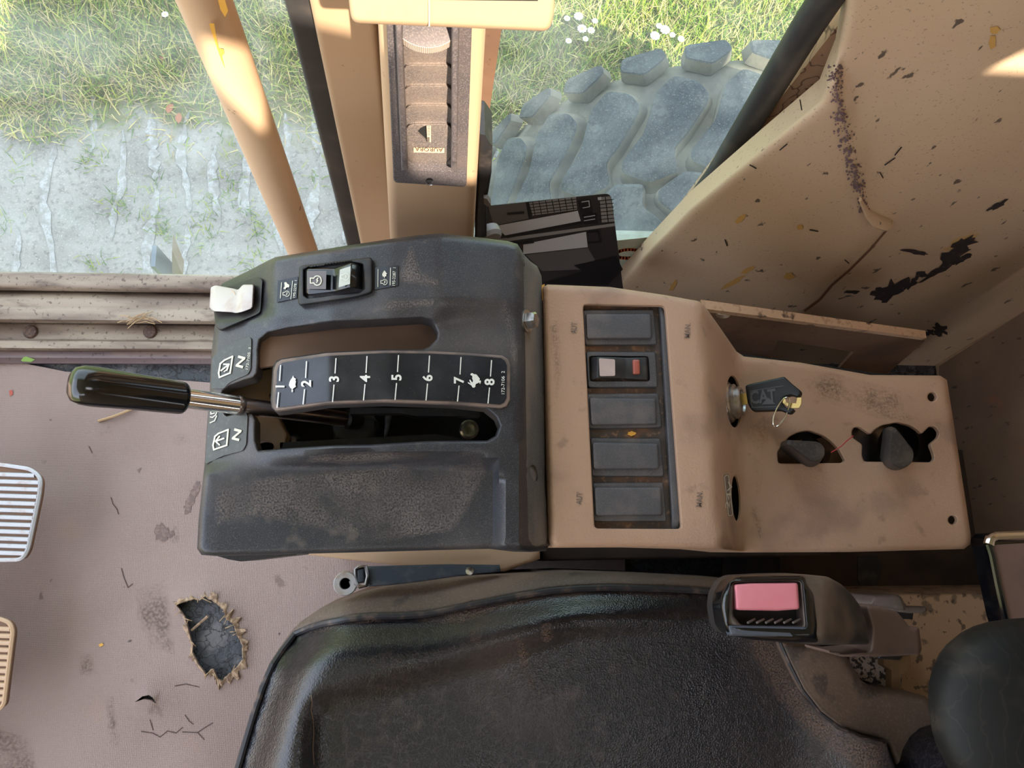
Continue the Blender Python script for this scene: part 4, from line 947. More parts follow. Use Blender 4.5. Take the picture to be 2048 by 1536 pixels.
sheet('guide_rail', [(560, 885), (870, 868), (930, 878), (930, 895), (560, 905)], Zs(0.60), MT['dark'], con, step=30, skirt=0.01)
sheet('latch', [(770, 826), (785, 828), (782, 852), (775, 875), (768, 875)], Zs(0.60), MT['dark'], con, step=20, skirt=0.02, rnd=(3, 0.002))
sheet('pivot_block', [(660, 845), (690, 830), (745, 828), (760, 850), (750, 880), (670, 885)], Zs(0.585), MT['dark'], con, step=20, skirt=0.03, rnd=(6, 0.004))
MB().lathe([(0.008, 0), (0.008, 0.010), (0.0065, 0.012), (0.0045, 0.012), (0.0045, 0.004), (0, 0.004)], P(937, 862, 0.575), (0, 0, 1), 20).build('bolt', MT['steel'], con)
MB().lathe([(0.007, 0), (0.0068, 0.004), (0.004, 0.008), (0, 0.009)], P(586, 884, 0.565), (0, 0, 1), 16).build('ball_end', MT['dark_steel'], con)
sheet('amber_clip', [(672, 647), (682, 645), (694, 655), (688, 658), (678, 654)], Zs(0.64), MT['yellow'], con, step=20, skirt=0.002)
# gear plate 1..8
PLT = [(563,719),(653,706),(770,701),(860,702),(940,706),(1005,711),(1016,718),(1021,730),(1020,800),(1014,812),(1002,816),(906,808),(770,803),(653,807),(565,820),(550,821),(544,812),(548,740),(553,726)]
gp = sheet('gear_plate', PLT, CON, MT['plate_rim'], con, step=12, bstep=8, rnd=(3, 0.001), skirt=0.004, up=0.0028)
PLI = [(566,725),(653,712),(770,706),(860,707),(940,711),(1002,716),(1010,722),(1014,732),(1013,796),(1008,805),(1000,809),(906,802),(770,798),(653,802),(566,814),(556,814),(551,806),(554,742),(558,730)]
sheet('plate_face', PLI, CON, MT['plate_black'], gp, step=12, bstep=8, skirt=0.001, up=0.0036)
for d, x, yc, xo in (('1', 557, 773, 0), ('2', 609, 767, 3), ('3', 668, 758, 0), ('4', 730, 757, 0), ('5', 793, 755, 0), ('6', 855, 756, 0), ('7', 918, 760, 0), ('8', 979, 764, 0)):
    text_on('number_marking', d, x + (3 if d in '12' else 0), yc, 20.5 if d != '1' else 18, CON, MT['white_ink'], gp, up=0.0050, bold=0.028)
    yt = np.interp(x, [555, 609, 668, 730, 793, 855, 918, 979], [731, 723, 717, 713, 711, 712, 715, 721]); yb = np.interp(x, [555, 609, 668, 730, 793, 855, 918, 979], [815, 808, 803, 800, 799, 800, 802, 806])
    sl = -0.06 if x < 700 else -0.02
    decal('tick_mark', stroke([(x + 3 + 1, yt), (x + 2, yc - 12)], 2.2) + stroke([(x, yc + 12), (x - 3, yb)], 2.2), CON, MT['white_ink'], gp, up=0.0050)
# slow and fast animal pictograms
turtle = zoomed([(1055,465),(1062,485),(1085,500),(1078,515),(1085,525),(1078,560),(1085,580),(1068,590),(1050,605),(1055,625),(1045,640),(1038,625),(1042,605),(1025,590),(1012,565),(1018,535),(1030,510),(1045,490)], 380, 660, 400/2048.)
rabbit = zoomed([(1028,450),(1045,440),(1065,452),(1090,455),(1110,480),(1125,500),(1118,520),(1132,515),(1136,530),(1126,555),(1118,535),(1105,545),(1088,550),(1078,565),(1080,580),(1065,592),(1048,588),(1040,570),(1003,545),(1002,532),(1030,548),(1016,512),(1026,508),(1048,540),(1055,520),(1046,495),(1048,470),(1030,462)], 740, 660, 400/2048.)
decal('slow_pictogram', [turtle], CON, MT['white_ink'], gp, up=0.0050); decal('fast_pictogram', [rabbit], CON, MT['white_ink'], gp, up=0.0050)
text_on('part_number', '172-7106  2', 1006, 765, 6.5, CON, MT['white_ink'], gp, up=0.0050, width=46)
# neutral gate label plates
LP1 = soft(zoomed([(225,290),(330,190),(470,115),(600,70),(628,90),(620,400),(590,455),(480,500),(400,540),(345,600),(215,600)], 380, 660, 400/2048.), 4)
LP2 = soft(zoomed([(190,830),(325,840),(370,890),(570,845),(590,880),(575,1170),(540,1235),(330,1290),(155,1375)], 380, 660, 400/2048.), 4)
l1 = sheet('gate_label', LP1, CON, MT['label_grey'], con, step=10, skirt=0.0006, up=0.0012); l2 = sheet('gate_label', LP2, CON, MT['label_grey'], con, step=10, skirt=0.0006, up=0.0012)
k4 = 400 / 2048.
z3 = lambda q: zoomed(q, 380, 660, k4)
text_on('neutral_marking', 'N', *z3([(517, 326)])[0], 15, CON, MT['cream_ink'], l1, rot=75, up=0.0022, width=23, bold=0.03)
text_on('neutral_marking', 'N', *z3([(478, 1072)])[0], 15, CON, MT['cream_ink'], l2, rot=75, up=0.0022, width=23, bold=0.03)
decal('arrow_marking', stroke(z3([(435, 270), (350, 310), (310, 345), (293, 440), (300, 485), (410, 440), (435, 270)]), 3.2) + stroke(z3([(318, 415), (400, 350)]), 3.2) + stroke(z3([(350, 425), (318, 415), (330, 370)])[0:1] + z3([(385, 400), (395, 355), (350, 350)]), 2.2) + stroke(z3([(345, 350), (398, 352), (375, 412)]), 3.2), CON, MT['cream_ink'], l1, up=0.0022)
decal('arrow_marking', stroke(z3([(390, 1020), (290, 1060), (255, 1090), (235, 1180), (243, 1225), (375, 1180), (390, 1020)]), 3.2) + stroke(z3([(262, 1140), (345, 1110)]), 3.2) + stroke(z3([(300, 1090), (262, 1140), (300, 1175)]), 3.2), CON, MT['cream_ink'], l2, up=0.0022)
decal('park_marking', stroke(z3([(280, 820), (262, 870), (230, 895), (208, 890)]), 2) + stroke(z3([(272, 880), (250, 930), (205, 950)]), 2) + stroke(z3([(215, 815), (212, 860), (250, 850)]), 2), CON, MT['cream_ink'], l2, up=0.0022)
text_on('part_number', '172-7105  3', *z3([(597, 290)])[0], 5, CON, MT['cream_ink'], l1, rot=82, up=0.0022, width=44)

FD = film_mat('console_dust', srgb(138, 126, 120), 0.36)
film('dust_film', [(434, 968), (560, 950), (700, 938), (860, 922), (960, 915), (984, 932), (955, 985), (930, 1030), (905, 1062), (850, 1070), (770, 1082), (680, 1068), (600, 1050), (520, 1036), (434, 1052), (428, 1010)], CON, FD, con, up=0.0006)
film('dust_film', [(812, 505), (826, 490), (834, 515), (846, 545), (876, 560), (874, 575), (835, 570), (800, 565), (798, 545)], CON, FD, con, up=0.0006)
film('dust_film', [(770, 600), (810, 596), (870, 600), (862, 612), (790, 622), (760, 620)], CON, FD, con, up=0.0006)
film('dust_film', [(992, 600), (1010, 595), (1030, 640), (1036, 720), (1026, 740), (1010, 660)], CON, FD, con, up=0.0006)
film('dust_film', [(620, 912), (780, 900), (900, 902), (960, 905), (900, 918), (700, 928), (620, 925)], CON, FD, con, up=0.0006)
# rocker helper: stations along the rocker (top row point, bottom row point, height over the surface)
def rocker(name, st, pos, mat, parent, base=-0.006):
    vs, fs = [], []
    n = len(st)
    for (a, b, h) in st: vs += [pos(a[0], a[1], h), pos(b[0], b[1], h)]
    for (a, b, h) in st: vs += [pos(a[0], a[1], base), pos(b[0], b[1], base)]
    for i in range(n - 1):
        fs.append((2 * i, 2 * i + 2, 2 * i + 3, 2 * i + 1))
        fs.append((2 * i, 2 * n + 2 * i, 2 * n + 2 * i + 2, 2 * i + 2)); fs.append((2 * i + 1, 2 * i + 3, 2 * n + 2 * i + 3, 2 * n + 2 * i + 1))
    fs.append((0, 1, 2 * n + 1, 2 * n)); fs.append((2 * n - 2, 4 * n - 2, 4 * n - 1, 2 * n - 1))
    fs.append(tuple([2 * n + 2 * i for i in range(n)] + [2 * n + 2 * i + 1 for i in reversed(range(n))]))
    me = mesh_obj(name, vs, fs, mat, parent, 30)
    bm = bmesh.new(); bm.from_mesh(me.data)
    bmesh.ops.bevel(bm, geom=[e for e in bm.edges if e.calc_face_angle(0) > 0.25], offset=0.0011, segments=2, profile=0.5, affect='EDGES')
    bm.to_mesh(me.data); bm.free()
    me.data.polygons.foreach_set('use_smooth', [True] * len(me.data.polygons)); me.data.set_sharp_from_angle(angle=math.radians(50))
    return me
# engine-speed rocker
z1 = lambda q: zoomed(q, 380, 440, k4)
rb = sheet('rocker_bezel', soft(z1([(1118,470),(1865,380),(1868,740),(1700,790),(1130,872),(1105,850)]), 7), CON, MT['dark'], con, holes=[z1([(1165,510),(1200,488),(1640,425),(1770,455),(1785,700),(1740,735),(1200,800),(1165,770)])], step=12, bstep=6, rnd=(4, 0.0025), hrnd=(3, 0.0015), skirt=0.006, hskirt=0.010, up=0.005)
rk = rocker('rocker', [(*z1([(1172, 505), (1172, 745)]), 0.003), (*z1([(1210, 497), (1205, 765)]), 0.007), (*z1([(1470, 492), (1465, 735)]), 0.0045), (*z1([(1512, 487), (1505, 728)]), 0.007), (*z1([(1652, 437), (1640, 690)]), 0.014), (*z1([(1765, 465), (1768, 715)]), 0.002)], CON, MT['gloss_black'], rb)
decal('legend_window', [z1([(1198,522),(1396,520),(1392,708),(1200,708)])], CON, MT['brown_window'], rb, up=0.0088)
decal('legend_window', [z1([(1535,508),(1645,472),(1638,655),(1522,690)])], CON, MT['pale_window'], rb, up=0.0140)
eng = [(0, 4), (0, 8), (-7, 8), (-9, 6), (-9, -6), (-7, -8), (0, -8), (0, -4)]
def engine(cx, cy, s, w):
    c = ell(cx + 2 * s, cy, 6.5 * s, 7.5 * s, 16, 0, -150, 150)
    return stroke(c, w) + stroke([c[0], (cx - 7 * s, cy - 4 * s), (cx - 9 * s, cy - 4 * s), (cx - 9 * s, cy + 4 * s), (cx - 7 * s, cy + 4 * s), c[-1]], w) + stroke([(cx + s, cy + 3 * s), (cx + 3 * s, cy), (cx + s, cy - s), (cx + 3 * s, cy - 4 * s)], w * .9)
ex, ey = z1([(1290, 620)])[0]
decal('engine_pictogram', engine(ex, ey, 1.25, 2.2), CON, MT['cream_ink'], rb, up=0.0096)
ex, ey = z1([(1585, 580)])[0]
decal('engine_pictogram', engine(ex, ey, 0.9, 1.3), CON, mk('faint_ink', srgb(226, 226, 216), 0.4), rb, up=0.0150)
sl1 = sheet('switch_label', z1([(900,622),(1108,578),(1092,800),(888,842)]), CON, MT['plate_black'], con, step=10, skirt=0.0005, up=0.0010)
ex, ey = z1([(985, 755)])[0]
decal('engine_pictogram', engine(ex, ey, 0.72, 1.4), CON, MT['cream_ink'], sl1, up=0.0018)
decal('fast_pictogram', [z1([(965,640),(985,636),(1000,655),(1018,665),(1015,690),(990,690),(975,710),(955,700),(970,680),(968,660)])], CON, MT['cream_ink'], sl1, up=0.0018)
decal('border_line', stroke(z1([(938, 640), (925, 800)]), 1.2) + stroke(z1([(1050, 625), (1032, 810)]), 1.2), CON, MT['cream_ink'], sl1, up=0.0018)
text_on('part_number', '195-2278  1', *z1([(1074, 705)])[0], 5, CON, MT['cream_ink'], sl1, rot=84, up=0.0018, width=34)
z2 = lambda q: zoomed(q, 760, 440, k4)
sl2 = sheet('switch_label', z2([(-48,488),(186,462),(185,670),(-52,712)]), CON, MT['plate_black'], con, step=10, skirt=0.0005, up=0.0010)
ex, ey = z2([(42, 635)])[0]
decal('engine_pictogram', engine(ex, ey, 0.72, 1.4), CON, MT['cream_ink'], sl2, up=0.0018)
decal('slow_pictogram', [z2([(45,515),(60,535),(72,550),(62,560),(66,575),(50,580),(46,598),(38,580),(26,575),(22,555),(32,535)])], CON, MT['cream_ink'], sl2, up=0.0018)
decal('border_line', stroke(z2([(-20, 505), (-22, 685)]), 1.2) + stroke(z2([(108, 490), (104, 665)]), 1.4), CON, MT['cream_ink'], sl2, up=0.0018)
text_on('part_number', '195-2287  1', *z2([(143, 580)])[0], 6, CON, MT['cream_ink'], sl2, rot=87, up=0.0018, width=36)
# white rocker on the sloping left facet
wbz = sheet('rocker_bezel', soft(z1([(262,1090),(240,900),(300,700),(690,585),(745,612),(722,940),(690,965),(310,1132)]), 5), CON, MT['dark'], con, step=10, bstep=6, rnd=(3, 0.002), skirt=0.008, up=0.005)
rocker('rocker', [(*z1([(212, 690), (200, 900)]), 0.026), (*z1([(260, 668), (240, 935)]), 0.027), (*z1([(440, 700), (430, 945)]), 0.017), (*z1([(495, 715), (470, 955)]), 0.013), (*z1([(540, 662), (525, 945)]), 0.017), (*z1([(648, 660), (638, 905)]), 0.013), (*z1([(662, 690), (650, 890)]), 0.004)], CON, MT['white_plastic'], wbz)
decal('thumb_stain', [z1(ell(415, 800, 55, 85, 18))], CON, mk('brown_stain', srgb(196, 164, 140), 0.5), wbz, up=0.0198)
# hex bolt on the end face
bp = Vector(CON(1052, 642)); bd_ = Vector((0.80, -0.05, 0.55)).normalized()
MB().lathe([(0.0085, 0), (0.0085, 0.0015), (0.0, 0.0015)], bp, bd_, 24).lathe([(0.0062, 0.0015), (0.0066, 0.002), (0.0066, 0.007), (0.005, 0.0085), (0, 0.0085)], bp, bd_, 6).build('hex_bolt', MT['steel'], con, 20)
# pedestals carrying both consoles
ped = thing('console_pedestal', 'cream sheet metal pedestal under the charcoal shift console', 'pedestal', P(800, 1000, 0.0))
sheet('front_box', [(640, 960), (1080, 960), (1080, 1118), (1010, 1143), (850, 1137), (720, 1122), (600, 1108)], Zs(0.40), MT['beige'], ped, step=60, bstep=20, rnd=(8, 0.004), skirt=0.396)
sheet('rear_box', [(1085, 800), (1660, 800), (1660, 1112), (1085, 1122)], Zs(0.36), MT['grime_and_shade'], ped, step=60, bstep=20, rnd=(6, 0.003), skirt=0.356)

# ================================================================== SHIFT LEVER
lev = thing('shift_lever', 'chrome shift lever with a glossy black knob reaching out over the floor mat', 'lever', P(715, 842, 0.56))
A_, B_ = P(720, 842, 0.598), P(133, 766, 0.722)
def on_lever(px):
    lo, hi = 0.0, 1.3
    for _ in range(40):
        m = (lo + hi) / 2; q = A_ + (B_ - A_) * m; c = AX.T @ (q - CAM); x = CX + F * c[0] / -c[2]
        if x > px: lo = m
        else: hi = m
    return A_ + (B_ - A_) * lo
ax_ = Vector(B_ - A_).normalized()
k0, k1 = on_lever(371), on_lever(139)
kl = float(np.linalg.norm(k1 - k0))
MB().lathe([(0.0, 0), (0.0095, 0.0), (0.0108, 0.0015), (0.0112, 0.004), (0.0120, kl * 0.5), (0.0128, kl - 0.014), (0.0124, kl - 0.007), (0.0105, kl - 0.002), (0.0070, kl), (0, kl + 0.0008)], k0, ax_, 40).build('knob', MT['gloss_black'], lev, 50)
MB().tube([on_lever(478), on_lever(365)], 0.0068, 28).build('upper_rod', MT['chrome'], lev)
MB().lathe([(0.0066, 0), (0.0072, 0.001), (0.0072, 0.004), (0.0066, 0.005)], on_lever(486), ax_, 28).build('weld_collar', MT['dark_steel'], lev)
MB().tube([on_lever(712), on_lever(480)], 0.0060, 24).build('lower_rod', mk('worn_steel', (0.32, 0.26, 0.24, 1), 0.28, 1.0), lev)
MB().lathe([(0.007, 0), (0.008, 0.002), (0.008, 0.012), (0.006, 0.014)], on_lever(735), ax_, 20).build('pivot_socket', MT['dark'], lev)

# ================================================================== CREAM SIDE CONSOLE
def zside(x, y):
    xt = 1402 + (y - 605) * 0.088; xb = 1474 + (y - 700) * 0.03
    t = (x - xt) / max(5.0, xb - xt)
    if t <= 0: z = 0.655 - 0.0015 * math.exp(-(t * (xb - xt) / 8.0)**2)
    elif t >= 1: z = 0.590 + 0.003 * math.exp(-((t - 1) * (xb - xt) / 16.0))
    else: z = 0.655 + (0.593 - 0.655) * t
    return z
SID = Zs(zside)
SOUT = [(1086,574),(1095,569),(1220,574),(1330,590),(1396,602),(1408,610),(1440,655),(1473,703),(1488,713),(1600,725),(1740,750),(1880,751),(1894,760),(1905,830),(1942,1072),(1941,1088),(1928,1098),(1700,1104),(1500,1105),(1440,1098),(1300,1094),(1110,1095),(1102,1080)]
PSL = soft([(1166,609),(1330,612),(1363,1058),(1189,1057)], 8)
k11 = 540 / 2048.; z11 = lambda q: zoomed(q, 1430, 700, k11)
KH1 = soft(z11([(478,862),(472,770),(560,660),(630,625),(710,612),(820,650),(880,695),(935,750),(985,840),(960,857),(860,858)]), 6)
KH2 = soft(z11([(1035,625),(1050,590),(1090,583),(1180,642),(1210,605),(1270,570),(1380,550),(1480,575),(1530,605),(1565,640),(1625,578),(1670,585),(1700,625),(1690,665),(1628,718),(1650,770),(1664,825),(1640,852),(1130,847),(1113,800),(1118,718),(1045,668)]), 5)
sc_ = thing('side_console', 'cream textured metal side console with a switch panel and two rotary knobs', 'console', P(1500, 850, 0.004))
sheet('housing', SOUT, SID, MT['beige_tex'], sc_, holes=[PSL, KH1, KH2, ell(1467, 803, 15, 52, 28, -3), ell(1472, 997, 8.5, 46, 24, -3), ell(1864, 794, 9, 9, 18), ell(1905, 1040, 9, 9, 18)], step=14, bstep=8, rnd=(12, 0.007), hrnd=(3, 0.0012), skirt=0.09, hskirt=0.003, angle=50)
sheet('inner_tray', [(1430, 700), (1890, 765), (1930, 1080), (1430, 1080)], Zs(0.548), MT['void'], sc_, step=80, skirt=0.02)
sheet('inner_frame', z11([(470, 700), (1010, 640), (1030, 900), (1000, 930), (470, 930)]), Zs(0.570), MT['beige_dark'], sc_, holes=[ell(1628, 905, 34, 36, 20)], step=40, bstep=10, skirt=0.003)
sheet('inner_frame', z11([(1010, 560), (1720, 560), (1720, 900), (1010, 900)]), Zs(0.572), MT['dark_steel'], sc_, holes=[ell(1797, 890, 42, 44, 20)], step=40, bstep=10, skirt=0.003)
# switch panel in the recess
sp = sheet('switch_panel', [(1160, 604), (1336, 606), (1370, 1064), (1182, 1064)], SID, MT['rust_panel'], sc_, step=30, skirt=0.004, up=-0.010)
sheet('panel_edge', [(1318, 610), (1332, 610), (1364, 1060), (1344, 1060)], SID, MT['cover'], sp, step=24, rnd=(5, 0.004), skirt=0.006, up=-0.0035)
z7 = lambda q: zoomed(q, 1080, 560, k4); z8 = lambda q: zoomed(q, 1080, 820, k4)
def blank(fr, pad):
    f = sheet('cover_frame', soft(fr, 5), SID, MT['cover'], sp, step=14, bstep=7, rnd=(3, 0.002), skirt=0.006, up=-0.0052)
    sheet('cover_pad', soft(pad, 6), SID, MT['cover'], f, step=12, bstep=6, rnd=(4, 0.0028), skirt=0.004, up=-0.0015)
blank(z7([(440,305),(1165,300),(1200,665),(460,668)]), z7([(468,342),(1140,342),(1150,602),(478,605)]))
blank(z7([(480,1165),(1215,1160),(1250,1512),(500,1525)]), z7([(503,1203),(1190,1210),(1198,1482),(524,1488)]))
blank(z8([(515,285),(1235,290),(1272,682),(530,680)]), z8([(535,328),(1212,340),(1224,605),(545,612)]))
blank(z8([(535,745),(1262,742),(1300,1142),(552,1145)]), z8([(552,790),(1242,788),(1256,1080),(568,1088)]))
rf = sheet('rocker_bezel', soft(z7([(470,732),(1185,738),(1208,1100),(490,1102)]), 5), SID, MT['cover'], sp, holes=[soft(z7([(500,775),(1112,778),(1128,1038),(508,1040)]), 6)], step=12, bstep=6, rnd=(3, 0.002), skirt=0.006, hskirt=0.008, up=-0.0045)
rocker('rocker', [(*z7([(515, 790), (520, 1030)]), -0.006), (*z7([(592, 785), (592, 1005)]), 0.001), (*z7([(780, 790), (780, 1005)]), -0.0012), (*z7([(880, 795), (870, 1012)]), -0.003), (*z7([(1085, 790), (1095, 1025)]), -0.0015), (*z7([(1105, 800), (1112, 1030)]), -0.006)], SID, MT['dark'], rf, base=-0.012)
decal('lens', [soft(z7([(603,800),(768,812),(770,982),(612,985)]), 3)], SID, MT['pale_lens'], rf, up=0.0018)
sheet('lens', soft(z7([(948,815),(1020,815),(1025,965),(955,965)]), 3), SID, MT['red_lens'], rf, step=8, rnd=(4, 0.0015), skirt=0.003, up=0.0002)
tag(sheet('yellow_crumb', blob(1263, 867, 8, 4.5, 5, 12, .25), SID, MT['yellow'], None, step=8, skirt=0.001, up=-0.0085), 'orange yellow paint flake lying between two switch covers', 'crumb')
sheet('yellow_tape', [(1080, 572), (1089, 568), (1090, 600), (1081, 602)], Zs(0.645), MT['yellow'], sc_, step=12, skirt=0.001)
# stencilled words
text_on('lettering', 'AUT', 1148, 656, 12, SID, MT['grey_ink'], sc_, rot=86, width=23, bold=0.02)
text_on('lettering', 'MAN.', 1375, 661, 12, SID, MT['grey_ink'], sc_, rot=86, width=30, bold=0.02)
text_on('lettering', 'AUT', 1158.5, 997, 12, SID, MT['grey_ink'], sc_, rot=86, width=25, bold=0.02)
text_on('lettering', 'MAN.', 1399, 998, 12, SID, MT['grey_ink'], sc_, rot=86, width=32, bold=0.02)
vl = sheet('voltage_label', soft(z8([(1880,662),(1935,655),(1985,1085),(1925,1095)]), 4), SID, mk('label_brown', srgb(112, 100, 92), 0.5), sc_, step=12, bstep=6, skirt=0.0005, up=0.0008)
decal('label_border', stroke(soft(z8([(1888,675),(1930,668),(1974,1078),(1930,1085)]), 4), 1.4, True), SID, MT['cream_ink'], vl, up=0.0016)
text_on('lettering', '24V', *z8([(1934, 870)])[0], 9, SID, MT['cream_ink'], vl, rot=83, up=0.0016, width=54)
# ignition lock on the sloping face
NV = Vector((0.80, 0.0, 0.60)).normalized()
ic = Vector(SID(1470, 803)) - NV * 0.004
MB().lathe([(0.0165, -0.014), (0.0165, 0.001), (0.0150, 0.0025), (0.0150, 0.005), (0.0128, 0.0062)], ic, NV, 32).lathe([(0.0125, 0.004), (0.0125, 0.0095), (0.0110, 0.0105), (0.0095, 0.0105), (0.0090, 0.0085), (0, 0.0085)], ic, NV, 32).build('ignition_lock', MT['steel'], sc_, 25)
MB().lathe([(0.0192, -0.014), (0.0192, -0.004), (0.0175, 0.0005), (0.015, 0.0005)], ic, NV, 14).build('lock_nut', MT['steel'], sc_, 20)
# dark smudges rubbed into the paint
SM = film_mat('smudge', srgb(88, 70, 60), 0.17, 500.0, 0.35, 0.65, 40.0)
film('smudge', [(1494, 775), (1530, 770), (1540, 850), (1530, 930), (1515, 1000), (1500, 920), (1492, 850)], SID, SM, sc_, up=0.0007, feather=(0.0, 8.0))
film('smudge', [(1600, 760), (1660, 745), (1740, 765), (1800, 780), (1810, 820), (1770, 840), (1700, 820), (1640, 800)], SID, SM, sc_, up=0.0007, feather=(0.0, 10.0, 20.0))
film('smudge', [(1760, 830), (1810, 826), (1840, 838), (1800, 846)], SID, SM, sc_, up=0.0007)
film('smudge', [(1500, 1010), (1512, 1010), (1528, 1075), (1518, 1085)], SID, SM, sc_, up=0.0007, feather=(0.0, 3.0))
film('smudge', [(1100, 650), (1116, 640), (1124, 760), (1112, 800), (1104, 720)], SID, SM, sc_, up=0.0007, feather=(0.0, 4.0))
# rotary knobs
def knob(tip, cen_, r, z0, z1_, skew, nm='rotary_knob'):
    tip, cen_ = np.array(tip, float), np.array(cen_, float); d = _n(tip - cen_); L = np.linalg.norm(tip - cen_)
    s = np.array([-d[1], d[0]])
    prof = [cen_ + d * L + s * r * .22, cen_ + d * L * .98 - s * r * .22]
    a0 = math.acos(min(1, r / L)) if L > r else 0.5
    for k in range(15):
        a = -a0 - (2 * math.pi - 2 * a0) * k / 14 if False else a0 + (2 * math.pi - 2 * a0) * k / 14
        prof.append(cen_ + r * (d * math.cos(-a) + s * math.sin(-a)))
    vs = []; n = len(prof)
    c = np.mean(prof, 0)
    for sc, z, sh in ((1.16, z0, 1.0), (1.13, (z0 + z1_) / 2, .6), (1.04, z1_ - 0.0025, .1), (0.93, z1_, 0.0)):
        for p in prof: vs.append(P(*(c + (p - c) * sc + np.array(skew) * sh), z))
    fs = [tuple(range(3 * n, 4 * n))]
    for l in range(3):
        for i in range(n): fs.append((l * n + i, l * n + (i + 1) % n, (l + 1) * n + (i + 1) % n, (l + 1) * n + i))
    o = mesh_obj(nm, vs, fs, MT['dark_knob'], sc_, 38)
    b = P(*(c + np.array(skew)), z0)
    MB().lathe([(0.004, -0.035), (0.004, 0.001)], b, (0, 0, 1), 12).build('shaft', MT['steel'], o)
MT['dark_knob'] = mk('knob_plastic', srgb(46, 42, 41), 0.5, spots=[('noise', 60, 0.45, 0.7, srgb(86, 76, 70), 0.5), ('noise', 400, 0.5, 0.7, srgb(92, 82, 76), 0.3)], bumps=[('noise', 500, 0.0005, 0.3)])
knob((1577, 884), (1630, 903), 20, 0.583, 0.622, (-10, 10))
knob((1788, 860), (1803, 910), 25, 0.583, 0.622, (-14, 3))
tag(MB().tube([P(1662, 905, 0.594), P(1672, 899, 0.598), P(1683, 892, 0.600), P(1693, 882, 0.599), P(1706, 872, 0.594)], 0.0005, 5).build('red_thread', MT['red_thread']), 'thin red thread lying between the two rotary knobs', 'thread')

# ---- ignition key with split ring
KP = Pl(tuple(ic), (-0.60, 0.0, 0.80))
k12 = 240 / 2048.; z12 = lambda q: zoomed(q, 1400, 740, k12)
key = thing('ignition_key', 'black headed ignition key with a split ring in the lock', 'key', ic + NV * 0.012)
sheet('blade', z12([(670, 405), (790, 395), (815, 580), (715, 590)]), KP, MT['brass'], key, step=20, skirt=0.002, bottom=True, sdir=(0.6, 0, -0.8), up=0.001)
HEAD = soft(z12([(772,268),(880,230),(1440,112),(1560,225),(1720,355),(1725,400),(1680,470),(1560,430),(1430,470),(1400,560),(1470,640),(1600,660),(1610,690),(1550,748),(1495,745),(1375,690),(900,706),(835,620),(800,480)]), 4)
sheet('head', HEAD, KP, MT['key_black'], key, step=10, bstep=6, rnd=(5, 0.0018), skirt=0.006, bottom=True, sdir=(0.6, 0, -0.8), up=0.003)
em = mk('emboss', srgb(52, 50, 50), 0.4)
text_on('embossed_letters', 'CAT', *z12([(1075, 450)])[0], 27, KP, em, key, rot=6, up=0.0037, width=52, bold=0.03)
decal('embossed_triangle', [z12([(1050, 590), (1160, 470), (1290, 580)])], KP, em, key, up=0.0040)
decal('embossed_frame', stroke(z12([(860, 360), (1420, 270)]), 1.6) + stroke(z12([(880, 640), (1370, 620)]), 1.6) + stroke(z12([(860, 360), (870, 560), (900, 640)]), 1.6), KP, em, key, up=0.0037)
sheet('brass_core', z12([(1400, 470), (1440, 455), (1480, 560), (1640, 570), (1660, 470), (1730, 470), (1725, 580), (1690, 645), (1580, 650), (1470, 600), (1410, 560)]), KP, MT['brass'], key, step=12, skirt=0.002, sdir=(0.6, 0, -0.8), up=0.001)
rc = KP(*z12([(1380, 720)])[0], 0.004); rc = Vector(rc)
ring = MB()
u1 = (Vector(KP(*z12([(1490, 470)])[0], 0.006)) - rc); u2v = Vector(KP(*z12([(1450, 850)])[0], 0.0)) - rc
u2v = (u2v - u1 * (u2v.dot(u1) / u1.dot(u1)))
u2n = u2v.normalized() * u1.length * 0.36
pts = [rc + u1 * math.cos(a) * (1.0 + 0.01 * (k // 40)) + u2n * math.sin(a) + Vector((0, 0, 0.0006 * (k / 40.0))) for k, a in enumerate([2 * math.pi * i / 40 for i in range(78)])]
ring.tube(pts, 0.00055, 8).build('split_ring', MT['chrome'], key)

# ================================================================== SEAT
def zseat(x, y):
    z = 0.50
    # sunken centre panel
    yt = np.interp(x, [600, 640, 900, 1150, 1400, 1600, 1700], [1440, 1392, 1330, 1248, 1232, 1270, 1400])
    k = sstep(-22, 34, y - yt) * sstep(598, 640, x) * (1 - sstep(1540, 1680, x + (y - 1300) * -0.35))
    z -= 0.016 * k
    # shoulders fall to the seam
    ys = seam_y(x)
    z -= 0.034 * (1 - sstep(0, 105, y - ys)) ** 2
    xs = np.interp(y, [1268, 1330, 1420, 1536, 1800, 2050, 2300], [590, 545, 510, 475, 420, 400, 440])
    z -= 0.050 * (1 - sstep(0, 130, x - xs)) ** 2
    z += 0.010 * sstep(1560, 1760, x)
    return z
SEAM = [(590,1268),(620,1255),(650,1246),(700,1237),(740,1233),(800,1232),(850,1229),(890,1222),(930,1213),(1000,1199),(1050,1190),(1100,1182),(1160,1177),(1220,1175),(1300,1177),(1380,1180),(1440,1184),(1520,1192),(1600,1206)]
def seam_y(x): return float(np.interp(x, [p[0] for p in SEAM], [p[1] for p in SEAM]))
SEA = Zs(zseat)
seat = thing('operator_seat', 'worn black leather operator seat cushion with dusty brown sides', 'seat', P(1000, 1450, 0.0))
FRONT = [(590,1268),(565,1300),(545,1330),(525,1375),(510,1420),(492,1480),(475,1540),(450,1650),(420,1800),(400,2050),(440,2300)]
RSEAM = [(1600,1206),(1560,1285),(1580,1330),(1605,1380),(1640,1425),(1680,1455),(1725,1474),(1772,1484),(1800,1560),(1850,1800),(1900,2300)]
sheet('cushion_top', SEAM + RSEAM[1:] + FRONT[::-1][:-1], SEA, MT['leather'], seat, step=20, bstep=16, rnd=(6, 0.003), skirt=0.03, angle=80)
